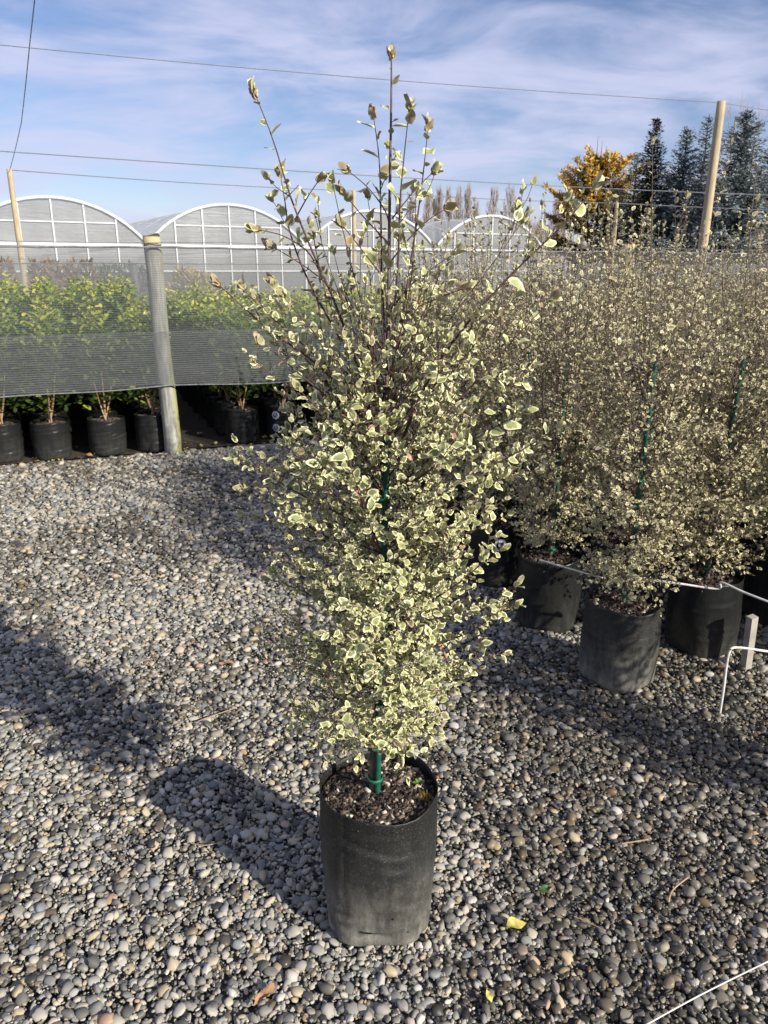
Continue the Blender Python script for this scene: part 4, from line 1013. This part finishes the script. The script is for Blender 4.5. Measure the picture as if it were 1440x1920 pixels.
def bare_tree(u, vtop, Y, Rw, label, seed, form='poplar', n_=150, group='bare poplars beyond the greenhouse', rad_=.035):
    r = np.random.default_rng(seed); top_ = atY(u, vtop, Y); H = top_[2]
    root = empty('bare_tree', (top_[0], top_[1], 0)); tag(root, label, 'tree', group)
    mb = MB(); mb.tube([(0, 0, H*.9*i/8) for i in range(9)], np.linspace(.24, .04, 9), 6); mb.build('trunk', M['grey_twig'], root, True); tw = MB()
    for i in range(n_):
        az = r.uniform(0, 6.28); d = np.array([math.cos(az), math.sin(az), 0])
        if form == 'poplar':
            t = r.uniform(.05, .85); z = H*t; L = H*.30*r.uniform(.5, 1.1)*(1.1-t*.75); q_ = Rw*np.interp(t, [0, .3, .7, 1], [.7, 1, .6, .1])*r.uniform(.4, 1.0)
            p = [(0, 0, z), d*q_*.6+[0, 0, z+L*.35], d*q_+[0, 0, min(z+L, H)]]
        else:
            t = r.uniform(.25, .6); z = H*t; ph = r.uniform(.1, 1.3); L = H*(1-t)*r.uniform(.7, 1.0)
            e_ = np.array([d[0]*math.cos(ph)*Rw/H*2, d[1]*math.cos(ph)*Rw/H*2, math.sin(ph)]); p = [(0, 0, z), e_*L*.5+[0, 0, z]+r.normal(0, .15, 3), e_*L+[0, 0, z]+r.normal(0, .3, 3)]
        tw.tube(p, [rad_, rad_*.7, rad_*.25], 3, cap=False)
        for k in range(5):
            f = r.uniform(.3, 1); a_b = np.array(p[1])*(1-f)+np.array(p[2])*f; tw.tube([a_b, a_b+np.array([r.normal(0, .14), r.normal(0, .14), r.uniform(.4, 1.1)])*(1 if form == 'poplar' else .8)], [rad_*.5, rad_*.2], 3, cap=False)
    tw.build('twigs', M['grey_twig'], root)
PL = 'leafless poplar in the far row above the greenhouse roofs'
for i, (u, v, rw) in enumerate([(722, 372, 1.2), (748, 362, 1.2), (770, 360, 1.3), (804, 350, 1.3), (824, 346, 1.2), (842, 350, 1.2), (860, 347, 1.2), (878, 346, 1.2), (894, 374, 1.0)]):
    bare_tree(u, v, 115+3*(i % 3), rw, PL, 200+i)
bare_tree(927, 350, 112, 1.6, 'broader leafless poplar standing apart from the row, right of it', 220)
bare_tree(958, 346, 113, 1.5, 'slim leafless poplar standing at the right end, above the last arch', 221)
bare_tree(1008, 402, 90, 2.6, 'low round leafless tree right of the last greenhouse arch', 222, 'round', 160, 'bare trees by the conifers', .03)
bare_tree(1050, 366, 80, 1.3, 'pale leafless tree peeking out left of the golden conifer', 223, 'poplar', 130, 'bare trees by the conifers')
bare_tree(1385, 178, 60, 2.2, 'tall thin leafless tree rising behind the broad blue spruce', 224, 'poplar', 60, 'bare trees by the conifers', .02)
bare_tree(1425, 190, 58, 1.8, 'second thin leafless tree behind the broad blue spruce', 225, 'poplar', 50, 'bare trees by the conifers', .02)

# small plants in the yard beyond the rear net
M['rust_leaf'] = conifer_mat('rusty_shrub_leaf', (.05, .035, .02), (.20, .11, .05), (.30, .16, .07))
M['reed'] = conifer_mat('dark_reed_leaf', (.02, .03, .018), (.05, .075, .04), (.09, .12, .06))
M['ochre'] = conifer_mat('ochre_shrub_leaf', (.10, .08, .02), (.38, .28, .05), (.5, .4, .08))
def yard_shrub(u, vtop, Y, Rw, mat, name, label, seed, n_=380, group=None):
    r = np.random.default_rng(seed); top_ = atY(u, vtop, Y); H = max(.5, top_[2]); root = empty(name, (top_[0], top_[1], 0)); tag(root, label, 'shrub', group)
    mb = MB()
    for k in range(5): az = r.uniform(0, 6.28); mb.tube([(0, 0, 0), (Rw*.4*math.cos(az), Rw*.4*math.sin(az), H*.5), (Rw*.6*math.cos(az), Rw*.6*math.sin(az), H*.93)], [.02, .014, .005], 4)
    mb.build('stem', M['tree_bark'], root)
    z = H*r.beta(2.2, 1.3, n_); th = r.uniform(0, 6.28, n_); q_ = Rw*np.sqrt(r.random(n_))*np.clip(1.2-z/H*.8, .1, 1)
    V, T, U, RR = scatter_leaves(TUFT, np.c_[q_*np.cos(th), q_*np.sin(th), z], np.c_[np.cos(th), np.sin(th), np.full(n_, 1.2)]+r.normal(0, .5, (n_, 3)), r.normal(0, 1, (n_, 3)), r.uniform(.08, .2, n_), r.random(n_))
    f = obj('foliage', mesh_np('foliage', V, T, mat, None, {'rnd': RR}, smooth=False), root); f['kind'] = 'stuff'
for i, u in enumerate((8, 70, 98, 133, 165)):
    yard_shrub(u, 490+3*(i % 2), 19+.2*i, .32, M['rust_leaf'], 'rusty_shrub', 'upright rusty brown shrub beyond the rear net, before the first arch', 300+i, group='rusty shrubs beyond the net')
for i in range(9):
    yard_shrub(188+i*10.5, 499, 20+.2*i, .16, M['reed'], 'reed_plant', 'narrow dark reed like plant in the short row beyond the rear net', 320+i, 120, 'reed plants beyond the net')
yard_shrub(345, 505, 21, .5, M['ochre'], 'ochre_shrub', 'low ochre yellow shrub beyond the net, right of the thick post', 340, 500)
yard_shrub(372, 512, 20.4, .5, M['ochre'], 'ochre_shrub', 'wider ochre shrub sprawling next to the low ochre yellow one', 341, 500)

# ------------------------------------------------------------------ SMALL THINGS ON THE GROUND
M['fallen_yellow'] = simple('fallen_yellow_leaf', (.50, .43, .11), .6, .5, 70)
M['fallen_brown'] = simple('fallen_brown_leaf', (.30, .17, .09), .7, .3, 40)
M['fallen_green'] = simple('fallen_green_leaf', (.05, .11, .03), .5, .3, 40)
M['fallen_pale'] = simple('fallen_pale_leaf', (.60, .54, .40), .7, .2, 40)
M['twig_tan'] = simple('dry_tan_twig', (.36, .26, .15), .8, .3, 60)
def fallen(u, v, L, mat, label, seed, group=None, wid=.5):
    P, T, U = leaf_template((.5, 1.0), 12, L, L*wid, L*.10, .22, -.10, seed, .1)
    P = P.copy(); P[:, 1] -= L/2
    p = gnd(u, v, .012); r = random.Random(seed); o = obj('fallen_leaf', mesh_np('fallen_leaf', P, T, mat)); o.location = (p[0], p[1], .018)
    o.rotation_euler = (r.uniform(-.25, .25), r.uniform(-.25, .25), r.uniform(0, 6.28)); tag(o, label, 'leaf', group); return o
fallen(966, 1738, .042, M['fallen_yellow'], 'curled yellow leaf with brown edge lying right of the dusty bag', 1, wid=.7)
fallen(916, 1872, .026, M['fallen_yellow'], 'small yellow leaf on the gravel, below the curled yellow leaf', 2)
o = fallen(424, 1247, .055, M['fallen_brown'], 'long curled brown leaf on the gravel left of the lone shrub', 3, wid=.32); o.rotation_euler[2] = R(-80)
fallen(497, 1868, .055, M['fallen_brown'], 'long dull brown leaf lying near the corner of the gravel', 4, wid=.35)
fallen(1022, 1672, .036, M['fallen_green'], 'dark green leaf lying on the wet gravel', 5)
fallen(180, 1125, .05, M['fallen_pale'], 'pale dry leaf sliver on the gravel', 6, wid=.3)
fallen(394, 1010, .04, M['fallen_pale'], 'cream leaf on the gravel in the shrub shade', 7)
fallen(186, 920, .06, M['fallen_pale'], 'large cream leaf on the gravel near the black bags', 8, wid=.45)
fallen(248, 916, .06, M['fallen_green'], 'green leaf on the gravel near the black bags', 9, wid=.4)
fallen(50, 1242, .05, M['fallen_pale'], 'thin pale curl on the gravel at the far side from the shrub', 10, wid=.25)
r_ = random.Random(4)
for i in range(70):
    s_ = r_.uniform(-1.9, 2.2); n_ = abs(r_.gauss(.03, .16))+(r_.uniform(0, 1.6) if -.05 < s_-.25 < .35 or r_.random() < .2 else 0)
    p = fl(s_, n_ - .02); u, v = proj(p)
    yl = r_.random() < .6
    o = fallen(u, v, r_.uniform(.04, .075), M['fallen_yellow'] if yl else M['fallen_brown'], 'yellow leaf fallen among litter at the foot of the hedge bags' if yl else 'brown leaf fallen among litter at the foot of the hedge bags', 400+i, 'yellow leaves fallen along the hedge bed' if yl else 'brown leaves fallen along the hedge bed', .6)
    o.location = (p[0], p[1], .02)
def twig(pts, r0, mat, label, name='twig', cat='twig', group=None):
    mb = MB(); mb.tube(smooth_poly(pts, 14), r0, 5); o = mb.build(name, mat, None, True); tag(o, label, cat, group); return o
def gz(u, v, z=.02): return gnd(u, v, z)
twig([gz(372, 1352), gz(405, 1340), gz(440, 1328)], .0018, M['twig_tan'], 'thin tan twig on the gravel left of the bag shadow')
twig([gz(1253, 1690), gz(1262, 1668), gz(1290, 1645)], .0022, M['twig_tan'], 'bent pale twig on the wet gravel')
twig([gz(1165, 1582), gz(1190, 1578), gz(1215, 1574)], .002, M['twig_tan'], 'short straight tan twig on the wet gravel')
twig([gz(1075, 1718), gz(1100, 1728), gz(1135, 1745)], .0012, M['twig_tan'], 'wispy dry root lying on the wet gravel')
twig([gz(232, 1088), gz(260, 1092), gz(300, 1080)], .0018, M['twig_tan'], 'thin twig on the gravel beside a pinkish stone')
twig([gz(355, 1580), gz(385, 1585), gz(420, 1578)], .0016, M['twig_tan'], 'thin twig near the lower edge of the bag shadow')
twig([gz(1205, 1925, .03), gz(1320, 1862, .035), gz(1470, 1788, .05)], .0017, M['string'], 'taut white string low over the gravel at the corner', 'string', 'string')
# stones
def stone(u, v, s_, mat, label, seed, sq=(1, .8, .6)):
    bm = bmesh.new(); bmesh.ops.create_icosphere(bm, subdivisions=3, radius=.5); r = np.random.default_rng(seed); ph = r.uniform(0, 6, 4)
    for v_ in bm.verts:
        d = v_.co.normalized(); k = 1+.08*math.sin(3*d.x+ph[0]+2*d.y)+.06*math.sin(5*d.y+ph[1]+3*d.z)+.03*math.sin(9*d.x+ph[2])
        v_.co = Vector((d.x*sq[0], d.y*sq[1], d.z*sq[2]))*.5*k*s_
    me = bpy.data.meshes.new('stone'); bm.to_mesh(me); bm.free(); me.polygons.foreach_set('use_smooth', np.ones(len(me.polygons), bool))
    p = gnd(u, v, .01); o = obj('stone', me, None, mat); o.location = (p[0], p[1], .012+s_*sq[2]*.2); o.rotation_euler = (0, 0, r.uniform(0, 6)); tag(o, label, 'stone')
stone(490, 1083, .062, M['cream_rock'], 'largest tan stone on the gravel under the shrub branches', 1)
stone(216, 1082, .036, M['cream_rock'], 'pinkish tan stone on the open gravel', 2)
stone(463, 1220, .034, M['cream_rock'], 'small pinkish stone above the curled brown leaf', 3)
# bent rod, drip rods and peg at the right block
def rod(pts, r0, mat, label, name, cat, n_=30):
    mb = MB(); mb.tube(smooth_poly(pts, n_), r0, 8); o = mb.build(name, mat, None, True); tag(o, label, cat); return o
f0 = gnd(1350, 1335); d0 = f0.copy(); t_ = atY(1368, 1218, f0[1]+.02)
rod([f0+[0, 0, -.02], atY(1357, 1290, f0[1]), atY(1362, 1250, f0[1]+.01), atY(1368, 1222, f0[1]+.015), atY(1382, 1214, f0[1]+.02), atY(1445, 1222, f0[1]+.03), atY(1560, 1236, f0[1]+.1)], .0046, M['white_rod'], 'bent white metal rod standing in the gravel beside the shrub block', 'bent_rod', 'rod', 40)
q0 = atY(1205, 1085, 2.66); q1 = atY(1346, 1104, 2.60); q2 = atY(1352, 1094, 2.58); q3 = atY(1440, 1128, 2.45); q4 = atY(1520, 1158, 2.36)
rod([q0, (q0+q1)/2, q1, q2+[0, 0, .004], (q2+q3)/2, q3, q4], .0042, M['white_rod'], 'pale metal support rod lying across the bag tops of the shrub block', 'support_rod', 'rod', 50)
q0 = gnd(1012, 1050, .334); q1 = gnd(1130, 1084, .334)
rod([q0, (q0+q1)/2, q1], .0042, M['white_rod'], 'short pale rod resting on the wrinkled shiny bag', 'support_rod', 'rod')
pg = gnd(1388, 1255); mb = MB(); mb.box((-.016, -.014, -.02), (.016, .014, .24)); po_ = mb.build('timber_peg', M['board']); po_.location = (pg[0]+.02, pg[1], 0); po_.rotation_euler = (.06, -.10, .4); tag(po_, 'grey timber peg in the gravel behind the bent white rod', 'peg')
wp_ = gnd(545, 838); w_ = sprout(None, (0, 0, .05), 12, .06, 8); w_.location = (wp_[0], wp_[1], 0); tag(w_, 'small green weed growing at the timber edging', 'weed')
